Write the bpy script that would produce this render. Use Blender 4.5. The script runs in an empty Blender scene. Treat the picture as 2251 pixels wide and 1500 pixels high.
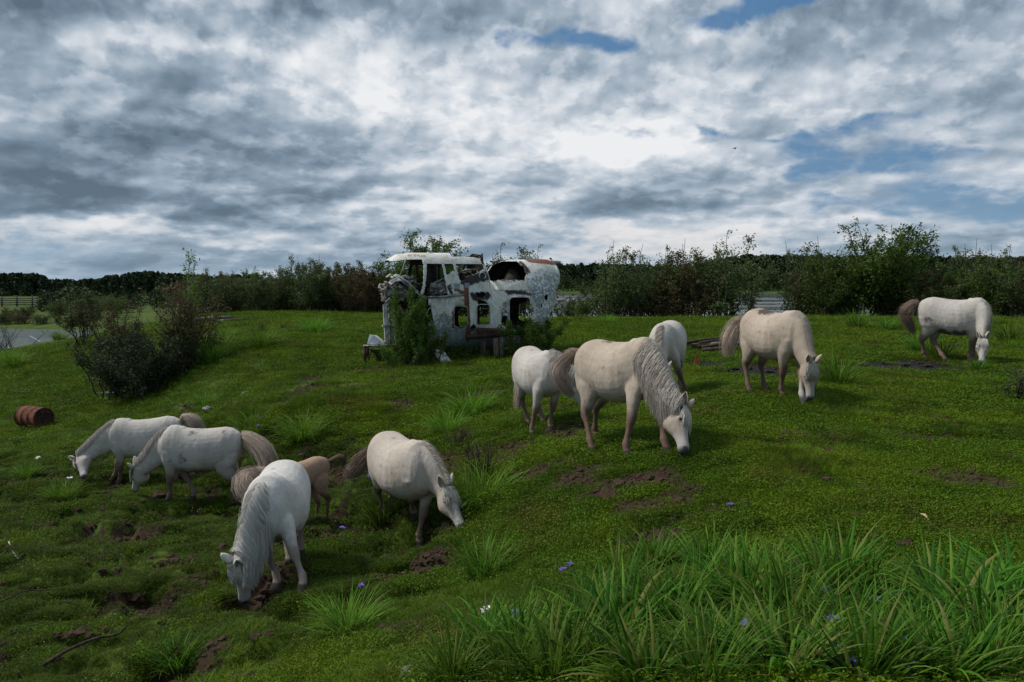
# A herd of pale ponies grazing round a wrecked helicopter on a marsh meadow.
SUNE = 3.2
SKYTONE = [ # px, py, rx, ry, amount (direction blobs of bright and dark cloud)
 (880, 180, 300, 80, .22), (520, 70, 150, 60, .30), (760, 120, 150, 60, .18), (1120, 300, 260, 50, .18), (360, 150, 120, 30, .25), (1300, 200, 300, 90, .06),
 (120, 290, 330, 150, -.27), (60, 60, 260, 100, -.22), (330, 60, 220, 70, -.22), (650, 40, 110, 70, -.38), (960, 70, 200, 70, -.30),
 (480, 430, 330, 80, -.24), (200, 480, 420, 40, -.20), (410, 260, 60, 100, -.18), (900, 330, 260, 50, -.20),
 (1300, 330, 260, 60, .28), (1480, 330, 160, 30, .30), (1400, 410, 260, 60, -.10), (1700, 150, 400, 120, .04), (1980, 250, 300, 120, .0), (2100, 120, 400, 200, -.10), (1750, 200, 350, 120, -.06), (1500, 110, 200, 40, -.10),
 (1000, 425, 120, 30, .30), (540, 520, 90, 20, .35), (700, 560, 700, 40, -.18), (1450, 520, 260, 26, .25), (200, 522, 420, 13, .30), (1250, 560, 700, 26, .20), (250, 440, 260, 50, -.14), (1900, 495, 160, 18, .3), (1500, 470, 300, 30, -.16)]
SKYBLUE = [(2100, 360, 300, 14, .3), (2200, 470, 240, 30, .22), (1600, 300, 120, 10, .45), (1620, 40, 170, 30, .95), (1760, 15, 120, 30, .8), (1180, 95, 90, 22, .7), (1290, 120, 110, 26, .8), (1750, 330, 190, 32, .85), (1960, 300, 150, 14, .35),
 (1330, 300, 90, 14, .75), (2050, 430, 330, 60, .55), (1960, 380, 200, 22, .5), (2100, 520, 300, 60, .35), (120, 570, 500, 40, .5)]
# ground control points: pixel x, pixel y, forward distance
GCTL = [(2090,797,16.4),(2037,792,16.8),(1746,888,11.4),(1660,866,12.2),(1381,1005,9.0),(1306,985,9.9),(1476,1001,8.8),(1200,955,11.9),(1170,937,12.6),
 (1490,875,13.8),(1000,782,24),(870,803,22),(1160,760,27),(1320,702,38),(1700,702,36),(2200,706,34),(650,690,45),(500,692,44),(800,694,44),
 (658,1300,8.2),(692,1307,8.05),(608,1296,8.3),(635,1245,9.2),(730,1120,11.5),(924,1205,9.5),(842,1130,10.6),(394,1107,13.4),(513,1115,13.2),(250,1060,14.7),(187,1062,14.5),(410,1090,14.1),
 (75,935,22),(330,868,24),(175,765,36),(700,840,19.5),(600,900,16.5),(450,900,19),(700,950,15.3),(1000,900,15.5),(1035,1100,9.9),(1150,1060,9.6),(1300,1100,8.0),
 (1060,1250,7.5),(760,1350,7.1),(530,1350,7.75),(200,1200,10.9),(50,1120,13.5),(0,1300,9.0),(50,1490,6.7),(400,1490,5.95),(900,1480,4.75),(1400,1490,3.85),(1400,1350,4.9),
 (1900,1490,3.55),(2251,1350,4.35),(1500,1200,6.3),(2200,1200,5.7),(2000,1000,8.6),(1700,1050,7.6),(-500,1400,8.5),(2800,1400,4.0),(2800,900,11),(-500,950,22),(520,760,26),(600,720,34),
 (330,800,28.5),(1900,760,20),(1100,850,17),(850,860,17.5),(1050,1180,8.5)]
# far control: pixel column, distance, height relative to the camera
FCTL = [(1500,48,-2.9),(1900,46,-2.9),(2300,46,-2.9),(1150,50,-2.6),(1500,110,-3.6),(2200,110,-3.6),(1300,150,-3.3),(1500,230,-2.4),(2200,230,-2.4),(1500,500,-2.0),(2200,500,-2.0),(700,500,-2.2),(0,500,-2.4),
 (650,60,-2.1),(650,120,-2.4),(900,60,-2.1),(0,68,-4.95),(100,70,-4.95),(-300,70,-4.95),(190,72,-4.7),(0,52,-4.4),(110,50,-3.95),(0,86,-4.0),(120,86,-3.9),(0,80,-4.2),(260,72,-3.9),(350,75,-3.7),(195,61,-3.95),(230,80,-3.8),(165,77,-4.1),(150,66,-4.75),(-300,86,-3.9),(60,110,-3.6),(60,125,-3.45),(60,220,-3.2),(300,80,-3.35),(330,110,-3.2),(700,220,-2.8),
 (1500,1500,-1.5),(0,1500,-1.5),(2600,1500,-1.5),(1125,1,-1.7),(2251,0,-1.6),(0,1,-2.6),(1125,-4,-1.7),(1800,900,-1.6)]
DIRTPX = [(660,862,.8,.6),(890,890,.5,.4),(820,815,.9,.3),(700,830,.5,.3),(1245,945,.45,.5),(1130,990,.5,.45),(1180,1040,.5,.25),(1400,1060,.45,.22),(1290,1040,.35,.15),(1460,1100,.5,.2),(1110,860,.4,.3),(1050,870,.5,.3),
 (1000,1010,.5,.35),(940,1240,.45,.25),(560,1345,.3,.18),(1690,1240,.35,.15),(2080,1040,.5,.2),(2150,1060,.4,.15),(1430,1180,.3,.15),(880,1010,.4,.3),(450,1440,.3,.2),(470,735,1.5,1.0),(1180,900,.3,.3)]
ASHPX = [(1640,812,1.1,.6),(1700,820,.8,.5),(1915,803,.9,.55),(2010,808,1.2,.6),(1565,803,.6,.4),(2090,810,.5,.4)]
import bpy, bmesh, math, random
import numpy as np
from mathutils import Vector
R = math.radians
sc = bpy.context.scene
COL = sc.collection
# ------------------------------------------------------------------ camera
FPX = 1751.0; PIT = math.atan(128/FPX); CZ = 4.0
cam = bpy.data.cameras.new("camera"); camo = bpy.data.objects.new("camera", cam); COL.objects.link(camo)
camo.location = (0, 0, CZ); camo.rotation_euler = (math.pi/2-PIT, 0, 0)
cam.sensor_width = 36; cam.lens = 36*FPX/2251; cam.clip_end = 5000; cam.clip_start = .05
sc.camera = camo
sc.view_settings.view_transform = 'Standard'; sc.view_settings.look = 'None'
sc.view_settings.exposure = 0.0; sc.view_settings.gamma = 1
sc.cycles.max_bounces = 6; sc.cycles.transparent_max_bounces = 6
# ------------------------------------------------------------------ node helper
class NT:
    def __init__(s, tree): s.t = tree; s.n = tree.nodes; s.l = tree.links
    def node(s, typ, **kw):
        n = s.n.new(typ)
        for k, v in kw.items(): setattr(n, k, v)
        return n
    def put(s, sock, v):
        if v is None: return
        if isinstance(v, bpy.types.NodeSocket): s.l.new(v, sock)
        else:
            if hasattr(sock, 'default_value') and hasattr(sock.default_value, '__len__') and not hasattr(v, '__len__'): v = (v,)*len(sock.default_value)
            if hasattr(sock, 'default_value') and hasattr(sock.default_value, '__len__') and len(sock.default_value) == 4 and len(v) == 3: v = tuple(v)+(1,)
            sock.default_value = v
    def m(s, op, a, b=None, c=None, clamp=False):
        n = s.node('ShaderNodeMath', operation=op, use_clamp=clamp); s.put(n.inputs[0], a); s.put(n.inputs[1], b)
        if c is not None: s.put(n.inputs[2], c)
        return n.outputs[0]
    def v(s, op, a, b=None):
        n = s.node('ShaderNodeVectorMath', operation=op); s.put(n.inputs[0], a); s.put(n.inputs[1], b)
        return n.outputs['Value'] if op in ('DOT_PRODUCT', 'LENGTH') else n.outputs[0]
    def mix(s, f, a, b, mode='MIX'):
        n = s.node('ShaderNodeMix', data_type='RGBA', blend_type=mode); s.put(n.inputs[0], f); s.put(n.inputs[6], a); s.put(n.inputs[7], b)
        return n.outputs[2]
    def noise(s, vec, scale, detail=4, rough=.55, dist=0, lac=2):
        n = s.node('ShaderNodeTexNoise'); s.put(n.inputs['Vector'], vec)
        n.inputs['Scale'].default_value = scale; n.inputs['Detail'].default_value = detail
        n.inputs['Roughness'].default_value = rough; n.inputs['Distortion'].default_value = dist; n.inputs['Lacunarity'].default_value = lac
        return n.outputs[0]
    def ramp(s, f, lo, hi):
        n = s.node('ShaderNodeMapRange', interpolation_type='SMOOTHSTEP'); s.put(n.inputs[0], f)
        s.put(n.inputs[1], lo); s.put(n.inputs[2], hi); return n.outputs[0]
    def cr(s, f, stops):
        n = s.node('ShaderNodeValToRGB'); e = n.color_ramp.elements
        while len(e) < len(stops): e.new(.5)
        for el, (p, c) in zip(e, stops): el.position = p; el.color = tuple(c)+(1,)
        s.put(n.inputs[0], f); return n.outputs[0]
    def attr(s, name): 
        n = s.node('ShaderNodeAttribute'); n.attribute_name = name; return n
def mat(name):
    m = bpy.data.materials.new(name); m.use_nodes = True; m.node_tree.nodes.clear()
    t = NT(m.node_tree); out = t.node('ShaderNodeOutputMaterial')
    return m, t, out
def principled(t, out, col, rough=.7, metal=0, spec=.3, bump=None, bstr=.3, bdist=.02):
    p = t.node('ShaderNodeBsdfPrincipled'); t.put(p.inputs['Base Color'], col); t.put(p.inputs['Roughness'], rough)
    t.put(p.inputs['Metallic'], metal); t.put(p.inputs['Specular IOR Level'], spec)
    if bump is not None:
        b = t.node('ShaderNodeBump'); b.inputs['Strength'].default_value = bstr; b.inputs['Distance'].default_value = bdist
        t.put(b.inputs['Height'], bump); t.l.new(b.outputs[0], p.inputs['Normal'])
    t.l.new(p.outputs[0], out.inputs[0]); return p
# ------------------------------------------------------------------ world
SUN_EL, SUN_AZ = R(50), R(-78)        # azimuth measured from +Y towards +X
w = bpy.data.worlds.new("World"); sc.world = w; w.use_nodes = True; w.node_tree.nodes.clear(); t = NT(w.node_tree)
wo = t.node('ShaderNodeOutputWorld'); bg = t.node('ShaderNodeBackground'); t.l.new(bg.outputs[0], wo.inputs[0])
bg.inputs[1].default_value = 0.10
sky = t.node('ShaderNodeTexSky'); sky.sky_type = 'NISHITA'; sky.sun_disc = False; sky.sun_elevation = SUN_EL; sky.sun_rotation = SUN_AZ
geo = t.node('ShaderNodeNewGeometry'); D = t.v('SCALE', geo.outputs['Incoming']); D.node.inputs['Scale'].default_value = -1
tc = t.node('ShaderNodeTexCoord'); D = tc.outputs['Generated']
sep = t.node('ShaderNodeSeparateXYZ'); t.l.new(D, sep.inputs[0])
AZ = t.m('ARCTAN2', sep.outputs[0], sep.outputs[1]); EL = t.m('ARCSINE', sep.outputs[2])
cmb = t.node('ShaderNodeCombineXYZ'); t.l.new(AZ, cmb.inputs[0]); t.l.new(EL, cmb.inputs[1]); AE = cmb.outputs[0]
ELp = t.m('MAXIMUM', EL, 0.0)
# perspective-like stretch: cloud cells get flatter towards the horizon
den = t.m('ADD', ELp, .38); inv = t.m('DIVIDE', 1.0, den)
cm2 = t.node('ShaderNodeCombineXYZ'); t.put(cm2.inputs[0], t.m('MULTIPLY', AZ, 3.0)); t.put(cm2.inputs[1], t.m('MULTIPLY', inv, -1.6)); P = cm2.outputs[0]
wn = t.node('ShaderNodeTexNoise'); t.put(wn.inputs['Vector'], P); wn.inputs['Scale'].default_value = 1.3; wn.inputs['Detail'].default_value = 1.5
warp = t.v('MULTIPLY', t.v('SUBTRACT', wn.outputs['Color'], (.5, .5, .5)), (.42, .42, 0)); PW = P
wn2 = t.node('ShaderNodeTexNoise'); t.put(wn2.inputs['Vector'], P); wn2.inputs['Scale'].default_value = 2.6; wn2.inputs['Detail'].default_value = 6; wn2.inputs['Roughness'].default_value = .55
AEW = t.v('ADD', AE, t.v('MULTIPLY', t.v('SUBTRACT', wn2.outputs['Color'], (.5, .5, .5)), (.17, .085, 0)))
n1 = t.noise(PW, 1.9, 9, .47); 
n1b = t.noise(t.v('ADD', PW, (-.02, .05, 0)), 1.9, 8, .47)
n2 = t.noise(t.v('ADD', PW, (7.3, 3.1, 0)), 5.2, 7, .55)
relief = t.m('MULTIPLY', t.m('SUBTRACT', n1, n1b), 3.0)
def ang(px, py): return ((px-1125.5)/FPX, math.atan((750-py)/FPX)-PIT)
def blob(px, py, rx, ry, amp, vec=None):
    a, e = ang(px, py)
    d = t.v('MULTIPLY', t.v('SUBTRACT', vec or AEW, (math.atan(a), e, 0)), (FPX/rx, FPX/ry, 0))
    q = t.v('DOT_PRODUCT', d, d)
    return t.m('MULTIPLY', t.m('POWER', 2.71828, t.m('MULTIPLY', q, -1.0)), amp)
def addall(L):
    s = L[0]
    for x in L[1:]: s = t.m('ADD', s, x)
    return s
tone = addall([t.m('ADD', .645, 0.0)] + [blob(*b) for b in SKYTONE] + [t.m('MULTIPLY', t.ramp(sep.outputs[1], .35, -.5), -.30)])  # last term darkens the unseen sky behind the camera for more directional light
tone = addall([tone, t.m('MULTIPLY', relief, 1.0), t.m('MULTIPLY', t.m('SUBTRACT', n1, .5), .62), t.m('MULTIPLY', t.ramp(n2, .46, .56), .16), -.08])
cloud = t.cr(tone, [(0, (.12, .175, .235)), (.22, (.19, .265, .345)), (.45, (.33, .42, .515)), (.65, (.53, .605, .69)), (.82, (.74, .79, .85)), (1, (.94, .955, .98))])
warm = blob(1500, 560, 1500, 60, .35)
cloud = t.mix(t.m('MULTIPLY', t.ramp(tone, .55, .95), warm, clamp=True), cloud, (.85, .74, .66))
blue = addall([blob(*b) for b in SKYBLUE] + [t.m('MULTIPLY', t.m('SUBTRACT', n2, .5), 2.0), t.m('MULTIPLY', t.m('SUBTRACT', n1, .5), 1.4)])
bmask = t.ramp(blue, .38, .95)
low = t.m('POWER', 2.71828, t.m('MULTIPLY', EL, -14.0))
skyc = t.mix(.80, t.v('SCALE', sky.outputs[0]), (.6, 1.9, 3.9)); skyc.node.inputs[6].links[0].from_node.inputs['Scale'].default_value = .8
skyc = t.mix(t.m('MULTIPLY', low, .75, clamp=True), skyc, (2.9, 4.6, 5.8))
cl10 = t.v('SCALE', cloud); cl10.node.inputs['Scale'].default_value = 9.0
fin = t.mix(t.m('MULTIPLY', bmask, .93), cl10, skyc)
# thin blue-grey rain haze near the horizon
fin = t.mix(t.m('MULTIPLY', t.m('POWER', 2.71828, t.m('MULTIPLY', t.m('ABSOLUTE', EL), -26.0)), .62), fin, (2.8, 4.0, 5.1))
t.l.new(fin, bg.inputs[0])
sun = bpy.data.lights.new("sun", 'SUN'); sun.energy = SUNE; sun.angle = R(10); sun.color = (1, .93, .83)
so = bpy.data.objects.new("sun", sun); COL.objects.link(so)
sd = Vector((math.sin(SUN_AZ)*math.cos(SUN_EL), math.cos(SUN_AZ)*math.cos(SUN_EL), math.sin(SUN_EL)))
so.rotation_euler = sd.to_track_quat('Z', 'Y').to_euler(); so.location = (0, 0, 60)
# ------------------------------------------------------------------ helpers
def tag(o, label=None, cat=None, group=None, kind=None):
    if label: o['label'] = label
    if cat: o['category'] = cat
    if group: o['group'] = group
    if kind: o['kind'] = kind
    return o
def mesh_np(name, V, Fc, mats=(), parent=None, smooth=False, link=True, attrs=None, mi=None):
    """V (n,3) ; Fc either (m,k) array or list of lists"""
    me = bpy.data.meshes.new(name); V = np.asarray(V, np.float32)
    me.vertices.add(len(V)); me.vertices.foreach_set('co', V.ravel())
    if isinstance(Fc, np.ndarray):
        k = Fc.shape[1]; nf = len(Fc); lo = Fc.astype(np.int32).ravel(); st = np.arange(0, nf*k, k, dtype=np.int32)
    else:
        lo = np.array([i for f in Fc for i in f], np.int32); ln = np.array([len(f) for f in Fc]); st = np.concatenate([[0], np.cumsum(ln)[:-1]]).astype(np.int32); nf = len(Fc)
    me.loops.add(len(lo)); me.loops.foreach_set('vertex_index', lo)
    me.polygons.add(nf); me.polygons.foreach_set('loop_start', st)
    if mi is not None: me.polygons.foreach_set('material_index', np.asarray(mi, np.int32))
    me.update(calc_edges=True); me.validate()
    me.polygons.foreach_set('use_smooth', np.full(len(me.polygons), smooth))
    for m_ in mats: me.materials.append(m_)
    for k_, a in (attrs or {}).items():
        at = me.attributes.new(k_, 'FLOAT', 'POINT'); at.data.foreach_set('value', np.asarray(a, np.float32))
    o = bpy.data.objects.new(name, me)
    if link: COL.objects.link(o)
    if parent: o.parent = parent
    return o
def empty(name, loc, rz=0, **kw):
    o = bpy.data.objects.new(name, None); COL.objects.link(o); o.location = loc; o.rotation_euler = (0, 0, rz); o.empty_display_size = .2
    tag(o, **kw); return o
def copy_tree(o, parent=None):
    c = o.copy(); COL.objects.link(c)
    if parent: c.parent = parent
    for ch in [x for x in bpy.data.objects if x.parent == o]: copy_tree(ch, c)
    return c
# vectorised value noise
def _h(i, j, s):
    n = (i.astype(np.int64)*374761393 + j.astype(np.int64)*668265263 + s*1442695041) & 0xffffffff
    n = ((n ^ (n >> 13))*1274126177) & 0xffffffff
    return ((n ^ (n >> 16)) & 0xffff)/65535.0
def vn(x, y, s=0):
    x = np.asarray(x, float); y = np.asarray(y, float)
    i = np.floor(x); j = np.floor(y); fx = x-i; fy = y-j; fx = fx*fx*(3-2*fx); fy = fy*fy*(3-2*fy)
    a = _h(i, j, s); b = _h(i+1, j, s); c = _h(i, j+1, s); d = _h(i+1, j+1, s)
    return (a*(1-fx)+b*fx)*(1-fy)+(c*(1-fx)+d*fx)*fy
def fbm(x, y, s=0, o=4):
    r = 0; a = .5; n = 0
    for k in range(o): r = r+a*vn(x*2**k, y*2**k, s+k*17); n += a; a *= .5
    return r/n
def sstep(a, b, x):
    q = np.clip((x-a)/(b-a), 0, 1); return q*q*(3-2*q)
# ------------------------------------------------------------------ terrain
_c, _s = math.cos(PIT), math.sin(PIT)
def ray(px, py):
    a = (px-1125.5)/FPX; v = (750-py)/FPX
    return np.array([a, _c+v*_s, -_s+v*_c])
def ctl(px, py, d):      # world point seen at a pixel at forward distance d
    r = ray(px, py); return r*(d/r[1])+np.array([0, 0, CZ])
GP = np.array([ctl(*q) for q in GCTL] + [np.array([(px-1125.5)/FPX*d, d, z+CZ]) for px, d, z in FCTL])
def _w(x, y): 
    tt = y+6.0; return np.stack([x/tt*1.3, np.log(np.maximum(tt, 1.0))], -1)
def _k(r2): return r2*np.log(r2+1e-9)*.5
_wp = _w(GP[:, 0], GP[:, 1]); _n = len(GP)
_A = np.zeros((_n+3, _n+3)); _A[:_n, :_n] = _k(((_wp[:, None]-_wp[None])**2).sum(-1)) + np.eye(_n)*.0004
_A[:_n, _n] = 1; _A[:_n, _n+1:] = _wp; _A[_n:, :_n] = _A[:_n, _n:].T
_sol = np.linalg.solve(_A, np.concatenate([GP[:, 2], [0, 0, 0]]))
def Hs(x, y):
    x = np.asarray(x, float); y = np.asarray(y, float); sh = x.shape; x = x.ravel(); y = y.ravel(); out = np.zeros(len(x))
    for a in range(0, len(x), 50000):
        q = _w(x[a:a+50000], y[a:a+50000]); d2 = ((q[:, None]-_wp[None])**2).sum(-1)
        out[a:a+50000] = _k(d2)@_sol[:_n]+_sol[_n]+q@_sol[_n+1:]
    return out.reshape(sh)
def hummask(x, y):
    z = Hs(x, y); return sstep(-2.6+CZ, -3.15+CZ, z)*sstep(22, 15, y)
def H(x, y):
    x = np.asarray(x, float); y = np.asarray(y, float); z = Hs(x, y)
    m = sstep(-2.6+CZ, -3.15+CZ, z)*sstep(22, 15, y)
    wx = x+.25*(fbm(x*1.2, y*1.2, 5, 2)-.5); wy = y+.25*(fbm(x*1.2, y*1.2, 9, 2)-.5)
    hum = fbm(wx*2.5, wy*3.1, 3, 3)
    hum = sstep(.34, .62, hum)-.5
    near = sstep(60, 25, y)
    return z+m*.25*hum+near*(.05*(fbm(x*1.1, y*1.3, 21, 4)-.5)*2)*(1-.5*m)+near*.028*(vn(x*5, y*5, 31)-.5)
def gnd(px, py, dmin=3.0, dmax=400):
    r = ray(px, py); t_ = np.geomspace(dmin, dmax, 900); X = r[None]*t_[:, None]+np.array([0, 0, CZ])
    f = X[:, 2]-H(X[:, 0], X[:, 1]); i = np.argmax(f < 0)
    if f[i] >= 0: i = 899
    a, b = t_[max(i-1, 0)], t_[i]
    for _ in range(14):
        m_ = (a+b)/2; p = r*m_+np.array([0, 0, CZ])
        if p[2]-float(H(p[0:1], p[1:2])[0]) < 0: b = m_
        else: a = m_
    return r*((a+b)/2)+np.array([0, 0, CZ])
def atd(px, d):   # ground point in the column px at forward distance d
    x = (px-1125.5)/FPX*d*1.0; return np.array([x, d, float(H(np.array([x]), np.array([d]))[0])])
# patches of bare earth / ash: (px,py, along-x radius m, along-y radius m)
def patchmask(x, y, L, s=41):
    wob = (fbm(x*2.3, y*2.3, s, 3)-.5)*1.5
    r = np.zeros_like(x)
    for (cx, cy, rx, ry) in L:
        q = np.sqrt(((x-cx)/rx)**2+((y-cy)/ry)**2)+wob
        r = np.maximum(r, sstep(1.15, .65, q))
    return r
DIRT = [(g[0], g[1], rx, ry*1.7) for (px, py, rx, ry) in DIRTPX for g in [gnd(px, py)]]
ASH = [(g[0], g[1], rx, ry*2.0) for (px, py, rx, ry) in ASHPX for g in [gnd(px, py)]]
def dirtf(x, y):
    d = patchmask(x, y, DIRT)
    hm = hummask(x, y)
    wx = x+.25*(fbm(x*1.2, y*1.2, 5, 2)-.5); wy = y+.25*(fbm(x*1.2, y*1.2, 9, 2)-.5); lo = sstep(.47, .37, fbm(wx*2.5, wy*3.1, 3, 3))
    g = np.maximum(sstep(.58, .68, fbm(x*1.7, y*2.0, 77, 4))*.8, sstep(.62, .74, fbm(x*5.5, y*6, 78, 3))*.8)
    br = .45+1.1*fbm(x*6.5, y*7.5, 61, 3); d = sstep(.30, .85, d*br*1.25)*.95
    return np.clip(np.maximum(np.maximum(d, hm*lo*.95), g*sstep(30, 15, y)*.7), 0, 1)
def ashf(x, y): return patchmask(x, y, ASH, 43)
# ------------------------------------------------------------------ ground sheet
def build_ground():
    nr, nc = 900, 560
    tt = np.geomspace(3.0, 2200, nr); kk = np.linspace(-1.25, 1.25, nc)
    T, K = np.meshgrid(tt, kk, indexing='ij'); X = K*T; Y = T-6.0
    Z = H(X, Y)
    ii = np.arange(nr*nc).reshape(nr, nc)
    Fq = np.stack([ii[:-1, :-1], ii[:-1, 1:], ii[1:, 1:], ii[1:, :-1]], -1).reshape(-1, 4)
    x = X.ravel(); y = Y.ravel()
    g, t, out = mat('turf_soil')
    at = t.attr('dirt').outputs['Fac']; as_ = t.attr('ash').outputs['Fac']
    gp = t.node('ShaderNodeNewGeometry').outputs['Position']
    nb = t.noise(gp, .35, 4); nf = t.noise(gp, 9, 6, .65); nm = t.noise(gp, 1.6, 5, .6)
    green = t.mix(t.ramp(nm, .35, .65), (.024, .050, .004), (.050, .100, .006))
    green = t.mix(t.ramp(nb, .40, .62), green, (.065, .105, .009))
    green = t.mix(t.m('MULTIPLY', t.ramp(nf, .45, .62), .5), green, (.014, .028, .005))
    soil = t.mix(nf, (.014, .009, .006), (.062, .038, .028))
    c = t.mix(t.ramp(t.m('ADD', at, t.m('MULTIPLY', t.m('SUBTRACT', nf, .5), .5)), .3, .6), green, soil)
    c = t.mix(t.ramp(as_, .4, .6), c, (.012, .012, .014))
    principled(t, out, c, .9, spec=.15, bump=t.m('ADD', nf, t.m('MULTIPLY', nm, .8)), bstr=.8, bdist=.05)
    o = mesh_np('ground', np.stack([x, y, Z.ravel()], 1), Fq, [g], smooth=True, attrs={'dirt': dirtf(x, y), 'ash': ashf(x, y)})
    tag(o, kind='structure'); return o
ground = build_ground()
def water(name, x0, x1, y0, y1, z, rough=.08, spec=.6):
    m_, t, out = mat(name)
    tc = t.node('ShaderNodeNewGeometry').outputs['Position']
    nz = t.noise(t.v('MULTIPLY', tc, (.25, 1.2, 1)), 1.5, 4); big = t.noise(t.v('MULTIPLY', tc, (.02, .22, 1)), 1.0, 3)
    col = t.mix(t.ramp(big, .46, .66), (.04, .045, .035), (.05, .065, .03))
    principled(t, out, col, t.m('ADD', rough, t.m('MULTIPLY', t.ramp(big, .40, .70), .18)), spec=spec, bump=nz, bstr=.25, bdist=.03)
    n = 2; V = [(x0, y0, z), (x1, y0, z), (x1, y1, z), (x0, y1, z)]
    o = mesh_np(name, V, np.array([[0, 1, 2, 3]]), [m_]); tag(o, kind='structure'); return o
water('river', -10, 320, 43, 205, CZ-2.68)
water('creek', -140, -34, 50, 82, CZ-4.42, .22, .25)
# ------------------------------------------------------------------ ponies
def loft(C, L, N, rl, rn, seg=18, egg=None):
    """closed tube; C centres (k,3), L lateral, N dorsal unit vectors, radii; egg = belly widening"""
    C = np.asarray(C, float); k = len(C); a = np.linspace(0, 2*np.pi, seg, endpoint=False)
    V = []
    for i in range(k):
        ca, sa = np.cos(a), np.sin(a)
        e = 0 if egg is None else egg[i]
        wl = rl[i]*(1-e*sa); p = .92
        V.append(C[i]+np.outer(np.sign(ca)*np.abs(ca)**p*wl, L[i])+np.outer(np.sign(sa)*np.abs(sa)**p*rn[i], N[i]))
    V = np.concatenate(V); Fc = []
    for i in range(k-1):
        for j in range(seg):
            Fc.append([i*seg+j, i*seg+(j+1) % seg, (i+1)*seg+(j+1) % seg, (i+1)*seg+j])
    Fc.append(list(range(seg))[::-1]); Fc.append([(k-1)*seg+j for j in range(seg)])
    return V, Fc
def unit(v): v = np.asarray(v, float); return v/(np.linalg.norm(v)+1e-9)
def frames(C, Lh):
    C = np.asarray(C, float); T = np.gradient(C, axis=0); T /= np.linalg.norm(T, axis=1)[:, None]
    L = np.asarray(Lh, float)-(np.asarray(Lh, float)*T).sum(1)[:, None]*T; L /= np.linalg.norm(L, axis=1)[:, None]
    return T, L, np.cross(T, L)
def strands(name, paths, widths, m_, parent, var, tip=.25):
    """paths: (n,k,3) ; each a flat-ish 3 sided tapered hair lock"""
    P_ = np.asarray(paths, float); n, k, _ = P_.shape; W = np.asarray(widths)
    T = np.gradient(P_, axis=1); T /= np.linalg.norm(T, axis=2)[..., None]+1e-9
    ref = np.tile(np.array([.3, .2, .93]), (n, 1))[:, None, :]+np.zeros_like(T)
    A = np.cross(T, ref); A /= np.linalg.norm(A, axis=2)[..., None]+1e-9; B = np.cross(T, A)
    prof = np.interp(np.linspace(0, 1, k), [0, .15, .7, 1], [.6, 1, .8, tip])
    V = np.stack([P_+(A*math.cos(q)+B*math.sin(q))*(W[:, None]*prof[None])[..., None] for q in (0, 2.1, 4.2)], 2)
    V = V.reshape(-1, 3); b = np.arange(n)[:, None, None]*k*3+np.arange(k-1)[None, :, None]*3; j = np.arange(3)[None, None]
    j2 = (j+1) % 3; Fq = np.stack([b+j, b+j2, b+3+j2, b+3+j], -1).reshape(-1, 4)
    return mesh_np(name, V, Fq, [m_], parent, smooth=True, attrs={'v': np.repeat(np.asarray(var), k*3), 'u': np.tile(np.repeat(np.linspace(0, 1, k), 3), n)})
def coat_mat(name, base, dirt, lower, patch=.4):
    m_, t, out = mat(name)
    oc = t.node('ShaderNodeTexCoord').outputs['Object']
    n1 = t.noise(oc, 2.6, 5, .6); n2 = t.noise(t.v('MULTIPLY', oc, (1, 1, .35)), 26, 4, .7); n3 = t.noise(t.v('ADD', oc, (3, 5, 1)), 5.5, 7, .65)
    c = t.mix(t.ramp(n1, .38, .66), base, tuple(b*.62+d*.38 for b, d in zip(base, dirt)))
    c = t.mix(t.m('MULTIPLY', t.ramp(n3, .54, .68), patch), c, dirt)
    c = t.mix(t.m('MULTIPLY', t.ramp(n2, .35, .8), .38), c, tuple(b*.5 for b in base))
    fine = t.noise(t.v('MULTIPLY', oc, (1, 1, .3)), 90, 2, .7); c = t.mix(t.m('MULTIPLY', t.ramp(fine, .45, .75), .28), c, tuple(b*.6 for b in base))
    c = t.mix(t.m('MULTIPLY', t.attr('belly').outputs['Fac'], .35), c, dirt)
    lg = t.attr('leg').outputs['Fac']
    lgm = t.ramp(t.m('ADD', lg, t.m('MULTIPLY', t.m('SUBTRACT', n3, .5), 1.0)), .15, .75)
    c = t.mix(t.m('MULTIPLY', lgm, .9), c, lower)
    c = t.mix(t.ramp(t.m('ADD', t.attr('mud').outputs['Fac'], t.m('MULTIPLY', t.m('SUBTRACT', n3, .5), 2.4)), .35, .70), c, tuple(q*.34 for q in dirt))
    c = t.mix(t.m('MULTIPLY', t.attr('lid').outputs['Fac'], .75), c, (.09, .075, .07))
    c = t.mix(t.attr('hoof').outputs['Fac'], c, (.05, .04, .036))
    c = t.mix(t.m('MULTIPLY', t.attr('face').outputs['Fac'], .55), c, (.42, .42, .44))
    c = t.mix(t.ramp(t.attr('muz').outputs['Fac'], .1, .9), c, (.055, .055, .062))
    p = principled(t, out, c, .75, spec=.12, bump=t.m('ADD', n2, t.m('MULTIPLY', n1, 1.2)), bstr=.6, bdist=.014)
    return m_
def hair_mat(name, c0, c1):
    m_, t, out = mat(name)
    v = t.attr('v').outputs['Fac']; u = t.attr('u').outputs['Fac']
    c = t.mix(t.m('POWER', v, 1.3), c0, c1); c = t.mix(t.m('MULTIPLY', u, .35), c, tuple(x*.6 for x in c1))
    principled(t, out, c, .6, spec=.3); return m_
def eye_mat():
    m_, t, out = mat('pony_eye'); principled(t, out, (.012, .008, .006), .15, spec=.6); return m_
EYE = eye_mat()
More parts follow.
